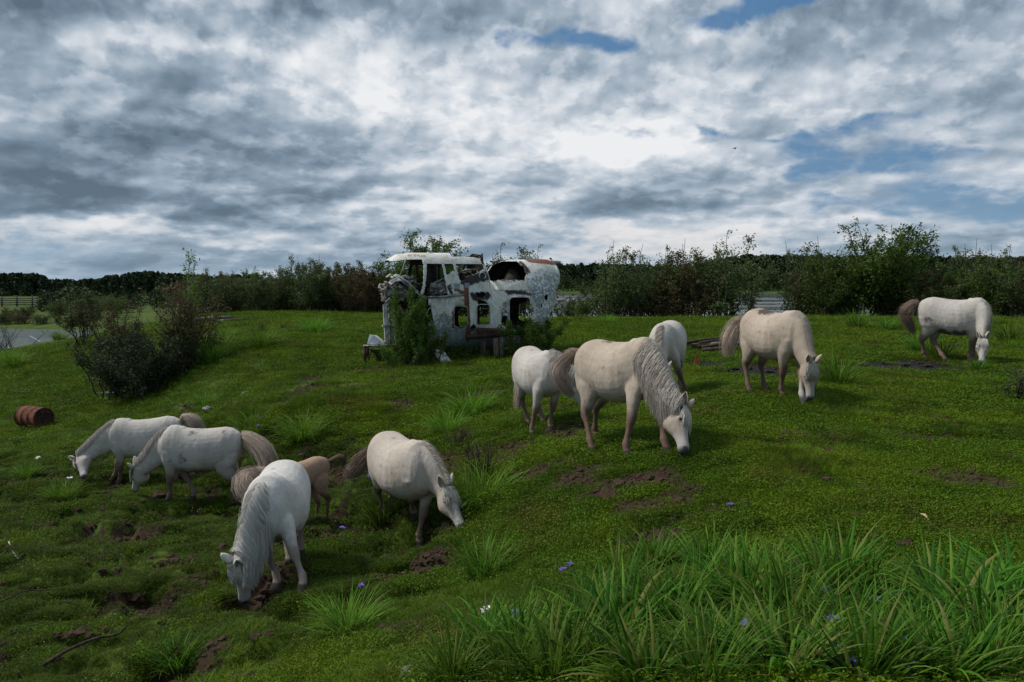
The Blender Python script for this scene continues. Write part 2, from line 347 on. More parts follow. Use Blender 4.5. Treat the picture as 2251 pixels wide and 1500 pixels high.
def solve_poll(ppx, M, ln, near):
    """point on the ray through pixel ppx at distance ln from M, on the side nearest to `near`"""
    r = unit(ray(*ppx)); o = np.array([0, 0, CZ]); d = o-M; b = d@r; c = d@d-ln*ln; q = b*b-c
    if q <= 0: return M+unit(o+r*(-b)-M)*ln
    s = [o+r*(-b-math.sqrt(q)), o+r*(-b+math.sqrt(q))]
    return min(s, key=lambda p: np.linalg.norm(p-near))
def pony(label, x, y, psi, S, feet, muz, poll, tail, maneside, manelen, mats_, manew=1.0, belly=1.0, seed=1, muzd=None, headyaw=None, tailw=1, zoff=0, forelock=1, roll_back=0, muzlift=.035, polld=None, leggy=1.0, mud=()):
    rnd = random.Random(seed); rs = np.random.RandomState(seed); psi = R(psi)
    coat, hair, tailm = mats_
    c, s = math.cos(psi), math.sin(psi); RZ = np.array([[c, -s, 0], [s, c, 0], [0, 0, 1]])
    fw = [gnd(*f) if len(f) == 2 else np.array([*(np.array([x, y])+(RZ[:2, :2]@np.array(f[:2]))*S), 0]) for f in feet]  # order: fore L, fore R, hind L, hind R
    for i, f in enumerate(feet):
        if len(f) == 3: fw[i][2] = float(H(fw[i][0:1], fw[i][1:2])[0])
    z0 = float(np.mean([float(H(np.array([q_[0]]), np.array([q_[1]]))[0]) for q_ in [np.array([x, y])+RZ[:2, :2]@np.array(d_)*S for d_ in ((.46, .145), (.46, -.145), (-.515, .15), (-.515, -.15))]]))+zoff
    O = np.array([x, y, z0]); loc = lambda p: (RZ.T@(np.asarray(p)-O))/S
    root = empty('pony' if leggy == 1 else 'foal', tuple(O), psi, label=label, cat='pony' if leggy == 1 else 'foal', group='pale ponies grazing on the meadow' if leggy == 1 else None)
    root.scale = (S, S, S)
    fl = [loc(p) for p in fw]; df = [(.46, .145), (.46, -.145), (-.515, .15), (-.515, -.15)]
    for i in range(4):     # keep every foot within a natural stride and on the ground
        q = np.array(df[i])+np.clip(fl[i][:2]-np.array(df[i]), (-.40, -.26), (.40, .26)); wq = RZ[:2, :2]@q*S+np.array([x, y])
        fl[i] = np.array([q[0], q[1], (float(H(wq[0:1], wq[1:2])[0])-z0)/S])
    zf = (fl[0][2]+fl[1][2])/2; zh = (fl[2][2]+fl[3][2])/2; pit = math.atan2((zf-zh)*.85, 1.0)
    cp, sp = math.cos(pit), math.sin(pit); zm = .0
    def B(p): p = np.asarray(p, float); q = p-np.array([0, 0, .9]); return np.array([q[0]*cp-q[2]*sp, q[1], q[0]*sp+q[2]*cp+.9+zm])
    parts = []
    up = B((0, 0, 1))-B((0, 0, 0)); lat = np.array([0, 1., 0])
    # trunk rings: x, zc, half height, half width, egg
    ring = [(-.70, 1.00, .05, .05, 0), (-.675, .995, .16, .14, 0), (-.62, .985, .25, .215, 0), (-.52, .975, .315, .275, 0), (-.40, .965, .345, .305, .0), (-.25, .93, .355, .315, .05), (-.08, .90, .362, .335, .1),
            (.10, .895, .36, .335, .1), (.24, .91, .355, .31, .06), (.36, .945, .36, .27, .05), (.46, .965, .335, .235, .05), (.55, .95, .27, .20, .03), (.61, .93, .18, .15, 0), (.645, .92, .07, .06, 0)]
    if leggy != 1: ring = [(a, zc+.06, h*.74, w_*.72, e) for a, zc, h, w_, e in ring]
    k = len(ring)
    parts.append(loft([B((r[0], 0, r[1]-(belly-1)*.1)) for r in ring], [lat]*k, [up]*k, [r[3]*.955*(1+(belly-1)*(1 if -.4 < r[0] < .35 else .2)) for r in ring], [r[2] for r in ring], 28, [r[4] for r in ring]))
    # legs
    def leg(f, hind, side):
        if hind:
            J = [(-.40, .98, .19, .10, .11), (-.44, .86, .215, .125, .13), (-.44, .74, .185, .115, .145), (-.46, .64, .135, .09, .15), (-.52, .54, .088, .068, .15), (-.585, .455, .068, .05, .15), (-.60, .41, .055, .044, .15), (-.585, .33, .036, .031, .15), (-.575, .22, .034, .029, .15),
                 (-.57, .145, .047, .042, .15), (-.548, .10, .040, .038, .15), (-.525, .06, .050, .048, .15), (-.51, .01, .064, .058, .15), (-.508, -.02, .064, .058, .15)]
            top = np.array([-.42, 0]); ft = np.array([-.515, .15*side])
        else:
            J = [(.36, .98, .15, .06, .12), (.39, .86, .17, .085, .145), (.40, .73, .135, .085, .15), (.39, .62, .092, .07, .15), (.395, .50, .066, .055, .145), (.40, .42, .060, .052, .145), (.405, .375, .054, .05, .145), (.40, .30, .035, .031, .145), (.40, .20, .033, .029, .145),
                 (.405, .14, .047, .043, .145), (.43, .095, .039, .037, .145), (.452, .055, .050, .048, .145), (.468, .01, .062, .058, .145), (.47, -.02, .062, .058, .145)]
            top = np.array([.38, 0]); ft = np.array([.46, .145*side])
        ln = .86; C_, rl, rn = [], [], []
        off = np.array([f[0]-ft[0], f[1]-ft[1]]); off = np.clip(off, -.42, .42)
        for (jx, jz, rx, ry, jy) in J:
            q = max(0, min(1, (ln-jz)/(ln-.10))); qq = q**1.15
            base = B((jx, jy*side, jz)); flat = np.array([jx, jy*side, jz])
            zz = base[2]*(1-q)+(f[2]+jz)*q
            # stretch the column so that it spans hip to foot
            px_ = (base[0]*(1-q)+jx*q)+off[0]*qq; py_ = jy*side+off[1]*qq
            rx, ry = rx*1.05, ry*1.05
            if leggy != 1: rx, ry = rx*.8, ry*.8
            C_.append((px_, py_, zz)); rn.append(rx); rl.append(ry)
        C_ = np.array(C_); T, L, N = frames(C_, np.tile([0, 1., 0], (len(C_), 1)))
        # radii rx measured horizontally
        N2 = np.tile([1., 0, 0], (len(C_), 1)); L2 = np.tile([0, 1., 0], (len(C_), 1))
        bl = np.clip((C_[:, 2]-f[2]-.15)/.5, 0, 1)[:, None]; 
        for i in range(len(C_)):
            if C_[i, 2]-f[2] > .12: N2[i] = unit(N[i] if N[i][0] > 0 else -N[i]); L2[i] = L[i]
        parts.append(loft(C_, L2, N2, rl, rn, 16))
    leg(fl[0], 0, 1); leg(fl[1], 0, -1); leg(fl[2], 1, 1); leg(fl[3], 1, -1)
    # head and neck
    HL = .50 if leggy == 1 else .40
    mw = (RZ@np.array(muz)*S+O) if len(muz) == 3 else gnd(*muz) if muzd is None else ctl(muz[0], muz[1], muzd)
    if muzd is None and len(muz) == 2: mw = mw+np.array([0, 0, muzlift+.03]); mw = mw-unit(ray(*muz))*.05
    nb = B((.40, 0, 1.02)); nbw = RZ@nb*S+O
    pw = (RZ@np.array(poll)*S+O) if len(poll) == 3 else solve_poll(poll, mw, HL*S, nbw) if polld is None else ctl(poll[0], poll[1], polld)
    M_, Pl = loc(mw), loc(pw)
    Pl = M_+unit(Pl-M_)*HL
    hd = unit(M_-Pl); yawn = math.atan2((Pl-nb)[1], (Pl-nb)[0]); yh = math.atan2(hd[1], hd[0]) if headyaw is None else R(headyaw)
    hz = math.hypot(hd[0], hd[1])
    if headyaw is None:
        wgt = min(1, hz/.5); dy = (yh-yawn+math.pi) % (2*math.pi)-math.pi; dy = max(-1.2, min(1.2, dy)); yh = yawn+dy*wgt
    p0 = B((.22, 0, 1.03)); p1 = B((.55, 0, 1.04)); dist = np.linalg.norm(Pl-nb)
    p2 = Pl+np.array([-math.cos(yh), -math.sin(yh), .55])*.22*min(1, dist/.6); p1 = p1+np.array([0, .10*math.sin(yawn), 0])
    print('PONY', label[:30], 'neck %.2f' % dist, 'M', np.round(M_, 2), 'P', np.round(Pl, 2), 'feet', [tuple(np.round(f, 2)) for f in fl], 'pitch %.0f' % math.degrees(pit))
    q = np.linspace(0, 1, 15)[:, None]; NC = (1-q)**3*p0+3*(1-q)**2*q*p1+3*(1-q)*q*q*p2+q**3*Pl
    yy = np.linspace(0, 1, 15)**.8*0; ys = np.interp(np.linspace(0, 1, 15), [0, .3, .7, 1], [0, yawn*.5, yawn*.6+yh*.4, yh])
    Lh = np.stack([-np.sin(ys), np.cos(ys), 0*ys], 1); T, L, N = frames(NC, Lh)
    rn = np.interp(np.linspace(0, 1, 15), [0, .25, .5, .75, 1], [.27, .27, .205, .155, .125]); rl = np.interp(np.linspace(0, 1, 15), [0, .25, .5, .75, 1], [.13, .165, .125, .09, .078])
    if leggy != 1: rn = rn*.62; rl = rl*.65
    parts.append(loft(NC, L, N, rl, rn, 20))
    hs = [(-.16, .085, .07, -.01), (-.05, .105, .080, -.02), (.08, .125, .092, -.035), (.2, .140, .100, -.05), (.30, .135, .103, -.052), (.42, .112, .088, -.035), (.56, .083, .066, -.015), (.70, .068, .054, -.006), (.82, .064, .054, -.004), (.92, .064, .056, -.006), (.98, .052, .047, -.008), (1.01, .028, .028, -.01)]
    LH = np.array([-math.sin(yh), math.cos(yh), 0]); LH = unit(LH-(LH@hd)*hd); NH = np.cross(hd, LH)
    hf = 1.0 if leggy == 1 else .8
    HC = [Pl+hd*HL*h[0]+NH*h[3]*hf for h in hs]
    parts.append(loft(HC, [LH]*len(hs), [NH]*len(hs), [h[2]*hf for h in hs], [h[1]*hf for h in hs], 18))
    for sd in (-1, 1):   # eye bulges and nostril rims as part of the same skin
        e = Pl+hd*HL*.30+NH*.048*hf+LH*sd*.074*hf; parts.append(loft([e-hd*.045, e-hd*.03, e, e+hd*.03, e+hd*.045], [LH]*5, [NH]*5, [.01, .03, .038, .03, .01], [.008, .025, .034, .025, .008], 10))
    V = []; Fc = []
    for v_, f_ in parts:
        b = sum(len(a) for a in V); V.append(v_); Fc += [[b+i for i in ff] for ff in f_]
    V = np.concatenate(V)
    o = mesh_np('body', V, Fc, [], None)
    md = o.modifiers.new('r', 'REMESH'); md.mode = 'VOXEL'; md.voxel_size = .0125
    md = o.modifiers.new('s', 'SMOOTH'); md.factor = .5; md.iterations = 11
    dg = bpy.context.evaluated_depsgraph_get(); dg.update(); me = bpy.data.meshes.new_from_object(o.evaluated_get(dg)); o.modifiers.clear(); old = o.data; o.data = me; bpy.data.meshes.remove(old)
    nV = len(me.vertices); co = np.zeros(nV*3, np.float32); me.vertices.foreach_get('co', co); co = co.reshape(-1, 3)
    # relief: soft muscle / rib undulation, hair-level roughness
    nn = np.zeros(nV*3, np.float32); me.vertices.foreach_get('normal', nn); nn = nn.reshape(-1, 3)
    dsp = .005*(fbm(co[:, 0]*3.4+co[:, 2]*2.3+seed, co[:, 2]*3.1-co[:, 0]*2.6+co[:, 1]*3, seed, 3)-.5)+.0014*np.sin(co[:, 0]*46+co[:, 2]*9)*sstep(.25, .05, np.abs(co[:, 0]-.05))*sstep(.72, .85, co[:, 2])*sstep(1.15, 1.0, co[:, 2])
    co = co+nn*dsp[:, None]; me.vertices.foreach_set('co', co.astype(np.float32).ravel())
    d4 = np.stack([np.hypot(co[:, 0]-f[0], co[:, 1]-f[1]) for f in fl], 1); i4 = d4.argmin(1); fz = np.array([f[2] for f in fl])[i4]
    hgt = co[:, 2]-fz; isleg = sstep(.50, .30, d4.min(1)); dm = np.linalg.norm(co-M_, axis=1)
    hp = (co-Pl)@hd/HL; hr = np.linalg.norm((co-Pl)-np.outer((co-Pl)@hd, hd), axis=1); inh = sstep(.26, .2, hr)*sstep(-.05, .15, hp)
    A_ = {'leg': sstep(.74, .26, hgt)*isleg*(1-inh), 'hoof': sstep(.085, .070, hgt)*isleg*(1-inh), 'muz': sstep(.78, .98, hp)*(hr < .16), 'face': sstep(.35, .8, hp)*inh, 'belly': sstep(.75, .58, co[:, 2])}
    nostr = np.zeros(nV)
    for sd in (-1, 1): nostr = np.maximum(nostr, sstep(.03, .018, np.linalg.norm(co-(Pl+hd*HL*.93+NH*.03+LH*sd*.045), axis=1)))
    A_['muz'] = np.maximum(A_['muz']*.8, nostr)
    mu = np.zeros(nV)
    for (mx, my, mz, mr, ma) in mud: mu = np.maximum(mu, ma*sstep(mr*1.3, mr*.3, np.sqrt((co[:, 0]-mx)**2*.5+(co[:, 1]-my)**2+(co[:, 2]-mz)**2)))
    A_['mud'] = mu; ld = np.zeros(nV)
    for sd in (-1, 1): ld = np.maximum(ld, sstep(.05, .018, np.linalg.norm(co-(Pl+hd*HL*.305+NH*.055*hf+LH*sd*.09*hf), axis=1)))
    A_['lid'] = ld
    for kk, a in A_.items():
        at = me.attributes.new(kk, 'FLOAT', 'POINT'); at.data.foreach_set('value', np.asarray(a, np.float32))
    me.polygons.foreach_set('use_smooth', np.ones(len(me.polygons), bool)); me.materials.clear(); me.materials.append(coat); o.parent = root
    # eyes, ears
    for sd in (-1, 1):
        e = Pl+hd*HL*.305+NH*.055*hf+LH*sd*.096*hf
        bm = bmesh.new(); bmesh.ops.create_uvsphere(bm, u_segments=10, v_segments=8, radius=.017)
        for v_ in bm.verts: v_.co = Vector(e)+v_.co
        m2 = bpy.data.meshes.new('eye'); bm.to_mesh(m2); bm.free(); m2.materials.append(EYE); eo = bpy.data.objects.new('eye', m2); COL.objects.link(eo); eo.parent = root
        b0 = Pl-hd*.03+NH*.095*hf+LH*sd*.055*hf; ax = unit(-hd*.75+NH*.5+LH*sd*(.30)); fr = unit(NH*.6+LH*sd*.8); fr = unit(fr-(fr@ax)*ax); si = np.cross(ax, fr)
        rows = []; el = .135*hf; seg = 9
        for h_, w_ in ((0, .022), (.2, .034), (.45, .036), (.7, .026), (.88, .013), (1, .003)):
            for j in range(seg):
                a = -2.2+4.4*j/(seg-1); rows.append(b0+ax*el*h_+(-fr*math.cos(a)*w_*.9+si*math.sin(a)*w_)*1.0+ax*0)
        Fe = [[i*seg+j, i*seg+j+1, (i+1)*seg+j+1, (i+1)*seg+j] for i in range(5) for j in range(seg-1)]
        eo = mesh_np('ear', np.array(rows), Fe, [coat], root, smooth=True); md = eo.modifiers.new('th', 'SOLIDIFY'); md.thickness = .008
    # mane
    if manelen > 0:
        n = int(1900*manew*(1.6 if manelen > .25 else 1)); paths = []; var = []; wd = []
        for i in range(n):
            u0_ = rs.uniform(.16, 1.0)**.9; u = u0_; f = u*14; a = int(min(f, 13)); fr = f-a
            Cc = NC[a]*(1-fr)+NC[a+1]*fr; Nn = unit(N[a]*(1-fr)+N[a+1]*fr); Ll = unit(L[a]*(1-fr)+L[a+1]*fr); Tt = unit(T[a]); rN = rn[a]*(1-fr)+rn[a+1]*fr; rL = rl[a]*(1-fr)+rl[a+1]*fr
            sd = maneside if rs.rand() < .93 or manelen < .2 else -maneside
            ln = manelen*rs.uniform(.42, 1.12)*(.75+.35*math.sin(math.pi*min(1, u*1.1))); k_ = 9; pth = []
            a0 = rs.uniform(-.10, .14)
            lift = rs.uniform(.0, .020)+(rs.uniform(0, .03) if rs.rand() < .12 else 0); p = None
            clump = (float(vn(u*30, seed, 3))-.5)*.28+(float(vn(u*80, seed, 5))-.5)*.35+rs.normal()*.12
            for jj in range(k_):
                sx = ln*jj/(k_-1)
                if jj:   # hair hangs with gravity, so it drifts along a descending neck
                    u = min(1.0, u0_+max(-.15, -Tt[2])*min(sx, .28)*.85/max(.4, dist)); f = u*14; a = int(min(f, 13)); fr = f-a
                    Cc = NC[a]*(1-fr)+NC[a+1]*fr; Nn = unit(N[a]*(1-fr)+N[a+1]*fr); Ll = unit(L[a]*(1-fr)+L[a+1]*fr); rN = rn[a]*(1-fr)+rn[a+1]*fr; rL = rl[a]*(1-fr)+rl[a+1]*fr
                th = a0+min(sx/(.5*(rN+rL)), 1.45)
                if p is None or th < 1.40:
                    p = Cc+Nn*math.cos(th)*(rN+lift+.006)+Ll*sd*math.sin(th)*(rL+lift+.010)
                    p = p+Tt*(clump*.05*jj/(k_-1)+rs.normal()*.005); thl = th
                else:
                    p = p+(np.array([0, 0, -1.])*.9+unit(Tt)*(.12+clump*.18)+Ll*sd*.05+rs.normal(size=3)*.10)*ln/(k_-1)
                pth.append(p)
            paths.append(pth); var.append(rs.uniform(0, 1)); wd.append(rs.uniform(.0010, .0028)*(1.25 if manelen > .25 else 1))
        strands('mane', paths, wd, hair, root, var)
    if forelock > 0 and leggy == 1:
        paths = []; var = []; wd = []
        for i in range(int(380*forelock)):
            a0 = rs.uniform(-1, 1); st = Pl+NH*.10+LH*a0*.05-hd*rs.uniform(-.01, .05); ln = rs.uniform(.10, .21)*(.8+.3*forelock); pth = []
            for jj in range(8):
                v_ = jj/7; q_ = hd*(ln*v_)+NH*(.025*math.sin(v_*3)-.035*v_-.02*v_*a0*a0)+LH*a0*(.05*v_+.02)+np.array([0, 0, -.03*v_])
                pth.append(st+q_+rs.normal(size=3)*.003)
            paths.append(pth); var.append(rs.rand()); wd.append(rs.uniform(.0015, .0035))
        strands('forelock', paths, wd, hair, root, var)
    # tail : control pixels with depth relative to the tail root
    tb = B((-.655, 0, 1.13)); tbw = RZ@tb*S+O
    cp_ = [B((-.60, 0, 1.17)), tb] + [loc(ctl(a[0], a[1], tbw[1]+a[2])) if len(a) == 4 else np.asarray(a[:3]) for a in tail]
    rad = [.03, .04] + [a[3] if len(a) == 4 else a[4] for a in tail]
    cp_ = np.array(cp_); kq = len(cp_); qs = np.linspace(0, kq-1, 14)
    def cr(Pn, f):
        i = min(int(f), kq-2); u = f-i; a = Pn[max(i-1, 0)]; b = Pn[i]; c_ = Pn[i+1]; d = Pn[min(i+2, kq-1)]
        return .5*((2*b)+(-a+c_)*u+(2*a-5*b+4*c_-d)*u*u+(-a+3*b-3*c_+d)*u**3)
    SP = np.array([cr(cp_, f) for f in qs]); RD = np.interp(qs, range(kq), rad)*.78
    T2, L2, N2 = frames(SP, np.tile([0.05, 1, .1], (14, 1)))
    paths = []; var = []; wd = []
    for i in range(int(1700*tailw)):
        a = rs.uniform(0, 2*math.pi); r_ = math.sqrt(rs.uniform(0, 1)); st = int(rs.choice([0, 1, 2, 3, 4, 5])); en = rs.uniform(.62, 1.0)
        ph = rs.uniform(0, 6); fly = rs.uniform(.3, 1.1) if rs.rand() < .15 else 0; idx = np.linspace(st, 13*en, 12); pth = []
        for jj, f in enumerate(idx):
            i0 = int(min(f, 12)); fr = f-i0; Cc = SP[i0]*(1-fr)+SP[i0+1]*fr; rr = (RD[i0]*(1-fr)+RD[i0+1]*fr)*r_*(.5+.7*min(1, jj/5))*(1+fly*jj/11)
            pth.append(Cc+L2[i0]*math.cos(a)*rr+N2[i0]*math.sin(a)*rr+(.010*math.sin(ph+jj*.7))*L2[i0]+rs.normal(size=3)*.004)
        paths.append(pth); var.append(min(1, max(0, rs.normal(.5, .3)))); wd.append(rs.uniform(.0010, .0028))
    strands('tail', paths, wd, tailm, root, var)
    return root
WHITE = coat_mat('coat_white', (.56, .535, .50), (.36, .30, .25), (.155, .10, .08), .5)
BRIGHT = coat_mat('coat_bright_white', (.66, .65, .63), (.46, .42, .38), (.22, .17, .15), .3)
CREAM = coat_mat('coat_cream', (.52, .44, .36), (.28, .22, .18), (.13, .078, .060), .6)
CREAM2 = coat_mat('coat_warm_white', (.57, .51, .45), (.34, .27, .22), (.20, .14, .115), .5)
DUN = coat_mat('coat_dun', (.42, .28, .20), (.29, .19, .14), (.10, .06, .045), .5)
MW = hair_mat('hair_white', (.74, .71, .66), (.42, .38, .34)); MG = hair_mat('hair_grey_cream', (.88, .81, .73), (.36, .31, .27))
TB = hair_mat('hair_tail_tan', (.74, .62, .52), (.36, .27, .22)); TD = hair_mat('hair_tail_brown', (.50, .39, .31), (.20, .14, .11)); MB = hair_mat('hair_bright', (.84, .82, .79), (.52, .49, .46)); FD = hair_mat('hair_foal', (.22, .15, .12), (.12, .08, .06))
A_ = pony('white pony furthest left, head down beside the tall grass clump', -6.88, 14.75, 194, 1.0, [(258,1057),(243,1063),(-.48,.15,0),(-.50,-.14,0)], (185,1060), (178,1008),
     [(404,918,.0,.06),(425,928,.0,.11),(434,955,0,.11),(432,990,0,.07)], 1, .13, (WHITE, MW, TB), seed=11, headyaw=-12)
B_ = pony('white pony grazing leftward with its tan tail streaming out to the right', -5.33, 13.4, 188, 1.03, [(367,1107),(420,1103),(509,1116),(519,1105)], (297,1087), (306,1033),
     [(540,962,0,.10),(575,990,-.1,.13),(590,1030,-.2,.13),(572,1070,-.3,.07)], 1, .13, (WHITE, MW, TB), seed=12, tailw=1.3, belly=.96, headyaw=-8, mud=[(.0,.1,1.2,.16,.5),(-.4,.1,1.25,.12,.4),(.3,.25,.8,.16,.35)])
C_ = pony('bright white pony with a long flowing mane facing the camera, nearest of the herd', -2.60, 8.65, 275, 1.04, [(692,1304),(608,1296),(-.45,.15,0),(635,1243)], (538,1338), (532,1232),
     [(575,1040,.05,.08),(540,1055,-.05,.10),(545,1085,-.15,.09),(600,1075,-.1,.06)], 1, .46, (BRIGHT, MB, TB), manew=1.5, seed=13, belly=1.03, forelock=1.3, zoff=-.11, headyaw=-32)
D_ = pony('small brown foal half hidden behind the bright white pony', -3.0, 10.9, 224, .74, [(.40,.14,0),(.40,-.14,0),(-.52,.12,0),(-.40,-.12,0)], (.86,.12,.22), (.74,.04,.56),
     [(750,1003,.0,.04),(757,1025,0,.04),(756,1052,0,.03)], 1, .07, (DUN, FD, FD), seed=14, leggy=1.1, tailw=.6, zoff=.06)
E_ = pony('white pony grazing down the bank with its brown tail swept left towards the foal', -1.38, 10.0, 304, 1.03, [(924,1203),(881,1134),(862,1122),(846,1136)], (1018,1176), (978,1083),
     [(800,1010,0,.10),(780,1035,0,.10),(755,1045,0,.07)], 1, .12, (CREAM2, MG, TD), seed=15, forelock=1.3, zoff=.0)
F_ = pony('white pony with crossed forelegs behind the tail of the big cream pony', .42, 12.3, 292, .98, [(1211,947),(1171,960),(1195,934),(1163,937)], (1290,905), (1258,822),
     [(-.70,-.02,.95,0,.05),(-.66,-.06,.7,0,.06),(-.60,-.10,.45,0,.06),(-.55,-.14,.25,0,.04)], -1, .30, (WHITE, MW, TB), seed=16, muzd=11.6, manew=.8)
G_ = pony('big cream pony with a long shaggy grey mane hanging over its neck', 1.34, 9.7, 306, 1.03, [(1476,1002),(1381,1006),(1313,966),(1304,997)], (1505,1010), (1490,905),
     [(1262,775,.0,.055),(1228,815,-.05,.095),(1242,850,-.1,.075),(1262,872,-.1,.04)], -1, .46, (CREAM, MG, TB), manew=1.7, seed=17, forelock=1.3, headyaw=25, mud=[(-.3,0,1.3,.14,.45),(.3,-.2,.62,.15,.35)])
H_ = pony('white pony standing behind the big cream pony, facing the camera', 2.75, 14.1, 250, 1.02, [(1507,870),(1458,878),(-.45,.15,0),(-.45,-.15,0)], (1.08,.22,.05), (.98,.10,.55),
     [(-.72,.0,.9,0,.07),(-.74,0,.6,0,.06)], -1, .14, (WHITE, MG, TB), seed=18)
I_ = pony('cream pony with muddy back facing the camera beside the grass clump', 4.05, 12.2, 290, 1.02, [(1738,888),(1722,876),(1684,864),(1649,867)], (1781,890), (1779,798),
     [(1620,712,0,.09),(1603,750,-.05,.11),(1598,785,-.1,.07)], 1, .12, (CREAM, MG, TB), seed=19, forelock=1.3, mud=[(-.25,0,1.27,.22,.8),(-.05,-.05,1.22,.15,.6),(-.5,-.1,1.2,.12,.4)])
J_ = pony('white pony furthest right by the willows with dark mud on its belly', 9.14, 16.42, 321, 1.02, [(2146,797),(2136,799),(2082,798),(2037,792)], (2158,808), (2160,752),
     [(2010,668,0,.09),(1990,690,0,.12),(2000,715,0,.09),(2010,735,0,.05)], 1, .13, (WHITE, MW, TD), seed=20, forelock=1.1, mud=[(.1,-.15,.60,.16,.85),(-.15,-.15,.58,.16,.9),(-.45,-.25,.85,.15,.5)])
# ------------------------------------------------------------------ leaves and grass
def leaf_mat(name, cols, rough=.55, trans=.25, patch=None, pscale=1.0, spec=.12):
    m_, t, out = mat(name)
    v = t.attr('v').outputs['Fac']; c = t.cr(v, [(i/(max(1, len(cols)-1)), c) for i, c in enumerate(cols)])
    if patch:
        gp = t.node('ShaderNodeNewGeometry').outputs['Position']; n = t.noise(gp, pscale, 3)
        c = t.mix(t.ramp(n, .46, .62), c, patch); n_ = t.noise(gp, 1.5, 5, .62); c = t.mix(t.m('MULTIPLY', t.ramp(n_, .50, .66), .7), c, (.030, .062, .005)); n_ = t.noise(t.v('ADD', gp, (9, 4, 2)), .8, 5, .65); c = t.mix(t.m('MULTIPLY', t.ramp(n_, .56, .68), .6), c, (.13, .125, .022))
    rn = t.node('ShaderNodeObjectInfo').outputs['Random']
    hs = t.node('ShaderNodeHueSaturation'); t.put(hs.inputs['Color'], c); t.put(hs.inputs['Value'], t.m('ADD', t.m('MULTIPLY', rn, .5), .75)); t.put(hs.inputs['Hue'], t.m('ADD', t.m('MULTIPLY', rn, .03), .485)); c = hs.outputs[0]
    p = t.node('ShaderNodeBsdfPrincipled'); t.put(p.inputs['Base Color'], c); p.inputs['Roughness'].default_value = rough; p.inputs['Specular IOR Level'].default_value = spec
    tr = t.node('ShaderNodeBsdfTranslucent'); t.put(tr.inputs[0], c); mx = t.node('ShaderNodeMixShader'); mx.inputs[0].default_value = trans
    t.l.new(p.outputs[0], mx.inputs[1]); t.l.new(tr.outputs[0], mx.inputs[2]); t.l.new(mx.outputs[0], out.inputs[0]); return m_
def bark_mat(name, c0, c1):
    m_, t, out = mat(name); oc = t.node('ShaderNodeTexCoord').outputs['Object']
    n = t.noise(t.v('MULTIPLY', oc, (1, 1, .25)), 22, 5, .7); principled(t, out, t.mix(t.ramp(n, .35, .65), c0, c1), .9, spec=.15, bump=n, bstr=.6, bdist=.01); return m_
def blades(n, rad, h0, h1, w0, w1, lean, rs, segs=3, droop=.3, base=None, fold=0, out=1.0):
    """returns V, F, v : n tapered arching blades growing from a disc"""
    a = rs.uniform(0, 2*np.pi, n); r = rad*np.sqrt(rs.uniform(0, 1, n)); B = np.stack([r*np.cos(a), r*np.sin(a), np.zeros(n)-.01], 1)
    if base is not None: B = B+base
    hh = rs.uniform(h0, h1, n); ww = rs.uniform(w0, w1, n); da = a+rs.normal(0, .7, n); le = lean*(.25+.9*(r/rad)*out)*rs.uniform(.4, 1.3, n)
    s = np.linspace(0, 1, segs+1)
    dirh = np.stack([np.cos(da), np.sin(da), 0*da], 1); side = np.stack([-np.sin(da), np.cos(da), 0*da], 1)
    tw = rs.normal(0, .5, n); side = side*np.cos(tw)[:, None]+np.array([0, 0, 1.])*np.sin(tw)[:, None]*.5
    # arc : angle from vertical grows with s
    th = le[:, None]+droop*rs.uniform(.3, 1.6, n)[:, None]*s[None]**1.5*2.2
    ds = hh[:, None]/segs; dx = np.cumsum(np.sin(th)*ds, 1)-np.sin(th[:, :1])*ds; dz = np.cumsum(np.cos(th)*ds, 1)-np.cos(th[:, :1])*ds
    C = B[:, None]+dirh[:, None]*dx[..., None]+np.array([0, 0, 1.])[None, None]*dz[..., None]
    wp = ww[:, None]*np.interp(s, [0, .15, .6, 1], [.7, 1, .85, .04])[None]
    if fold:
        nrm = np.cross(side[:, None], np.gradient(C, axis=1)); nrm /= np.linalg.norm(nrm, axis=2)[..., None]+1e-9
        Lf = C-side[:, None]*wp[..., None]*.5; Rt = C+side[:, None]*wp[..., None]*.5; Cm = C-nrm*wp[..., None]*.22
        V = np.stack([Lf, Cm, Rt], 2).reshape(-1, 3); k = 3
        b = (np.arange(n)*(segs+1))[:, None]*3+np.arange(segs)[None]*3
        F = np.concatenate([np.stack([b, b+1, b+4, b+3], -1).reshape(-1, 4), np.stack([b+1, b+2, b+5, b+4], -1).reshape(-1, 4)])
    else:
        V = np.stack([C-side[:, None]*wp[..., None]*.5, C+side[:, None]*wp[..., None]*.5], 2).reshape(-1, 3); k = 2
        b = (np.arange(n)*(segs+1))[:, None]*2+np.arange(segs)[None]*2
        F = np.stack([b, b+1, b+3, b+2], -1).reshape(-1, 4)
    return V, F, np.repeat(rs.uniform(0, 1, n), (segs+1)*k)
def leafquads(C, size, rs, flat=.5, asp=.45):
    """diamond leaves at centres C"""
    n = len(C); d = rs.normal(size=(n, 3)); d[:, 2] *= (1-flat); d /= np.linalg.norm(d, axis=1)[:, None]
    u = rs.normal(size=(n, 3)); s = np.cross(d, u); s /= np.linalg.norm(s, axis=1)[:, None]; z = size*rs.uniform(.6, 1.35, n)[:, None]
    V = np.stack([C-d*z*.5, C+s*z*asp*.5, C+d*z*.5, C-s*z*asp*.5], 1).reshape(-1, 3)
    return V, np.arange(n*4).reshape(n, 4), np.repeat(rs.uniform(0, 1, n), 4)
def merge(L):
    V = []; F = []; A = []; b = 0
    for v, f, a in L: V.append(v); F.append(f+b); A.append(a); b += len(v)
    return np.concatenate(V), np.concatenate(F), np.concatenate(A)
GRASS = leaf_mat('meadow_grass', [(.058, .115, .006), (.080, .152, .007), (.105, .185, .010), (.115, .165, .018)], .6, .3, (.120, .190, .009), .45)
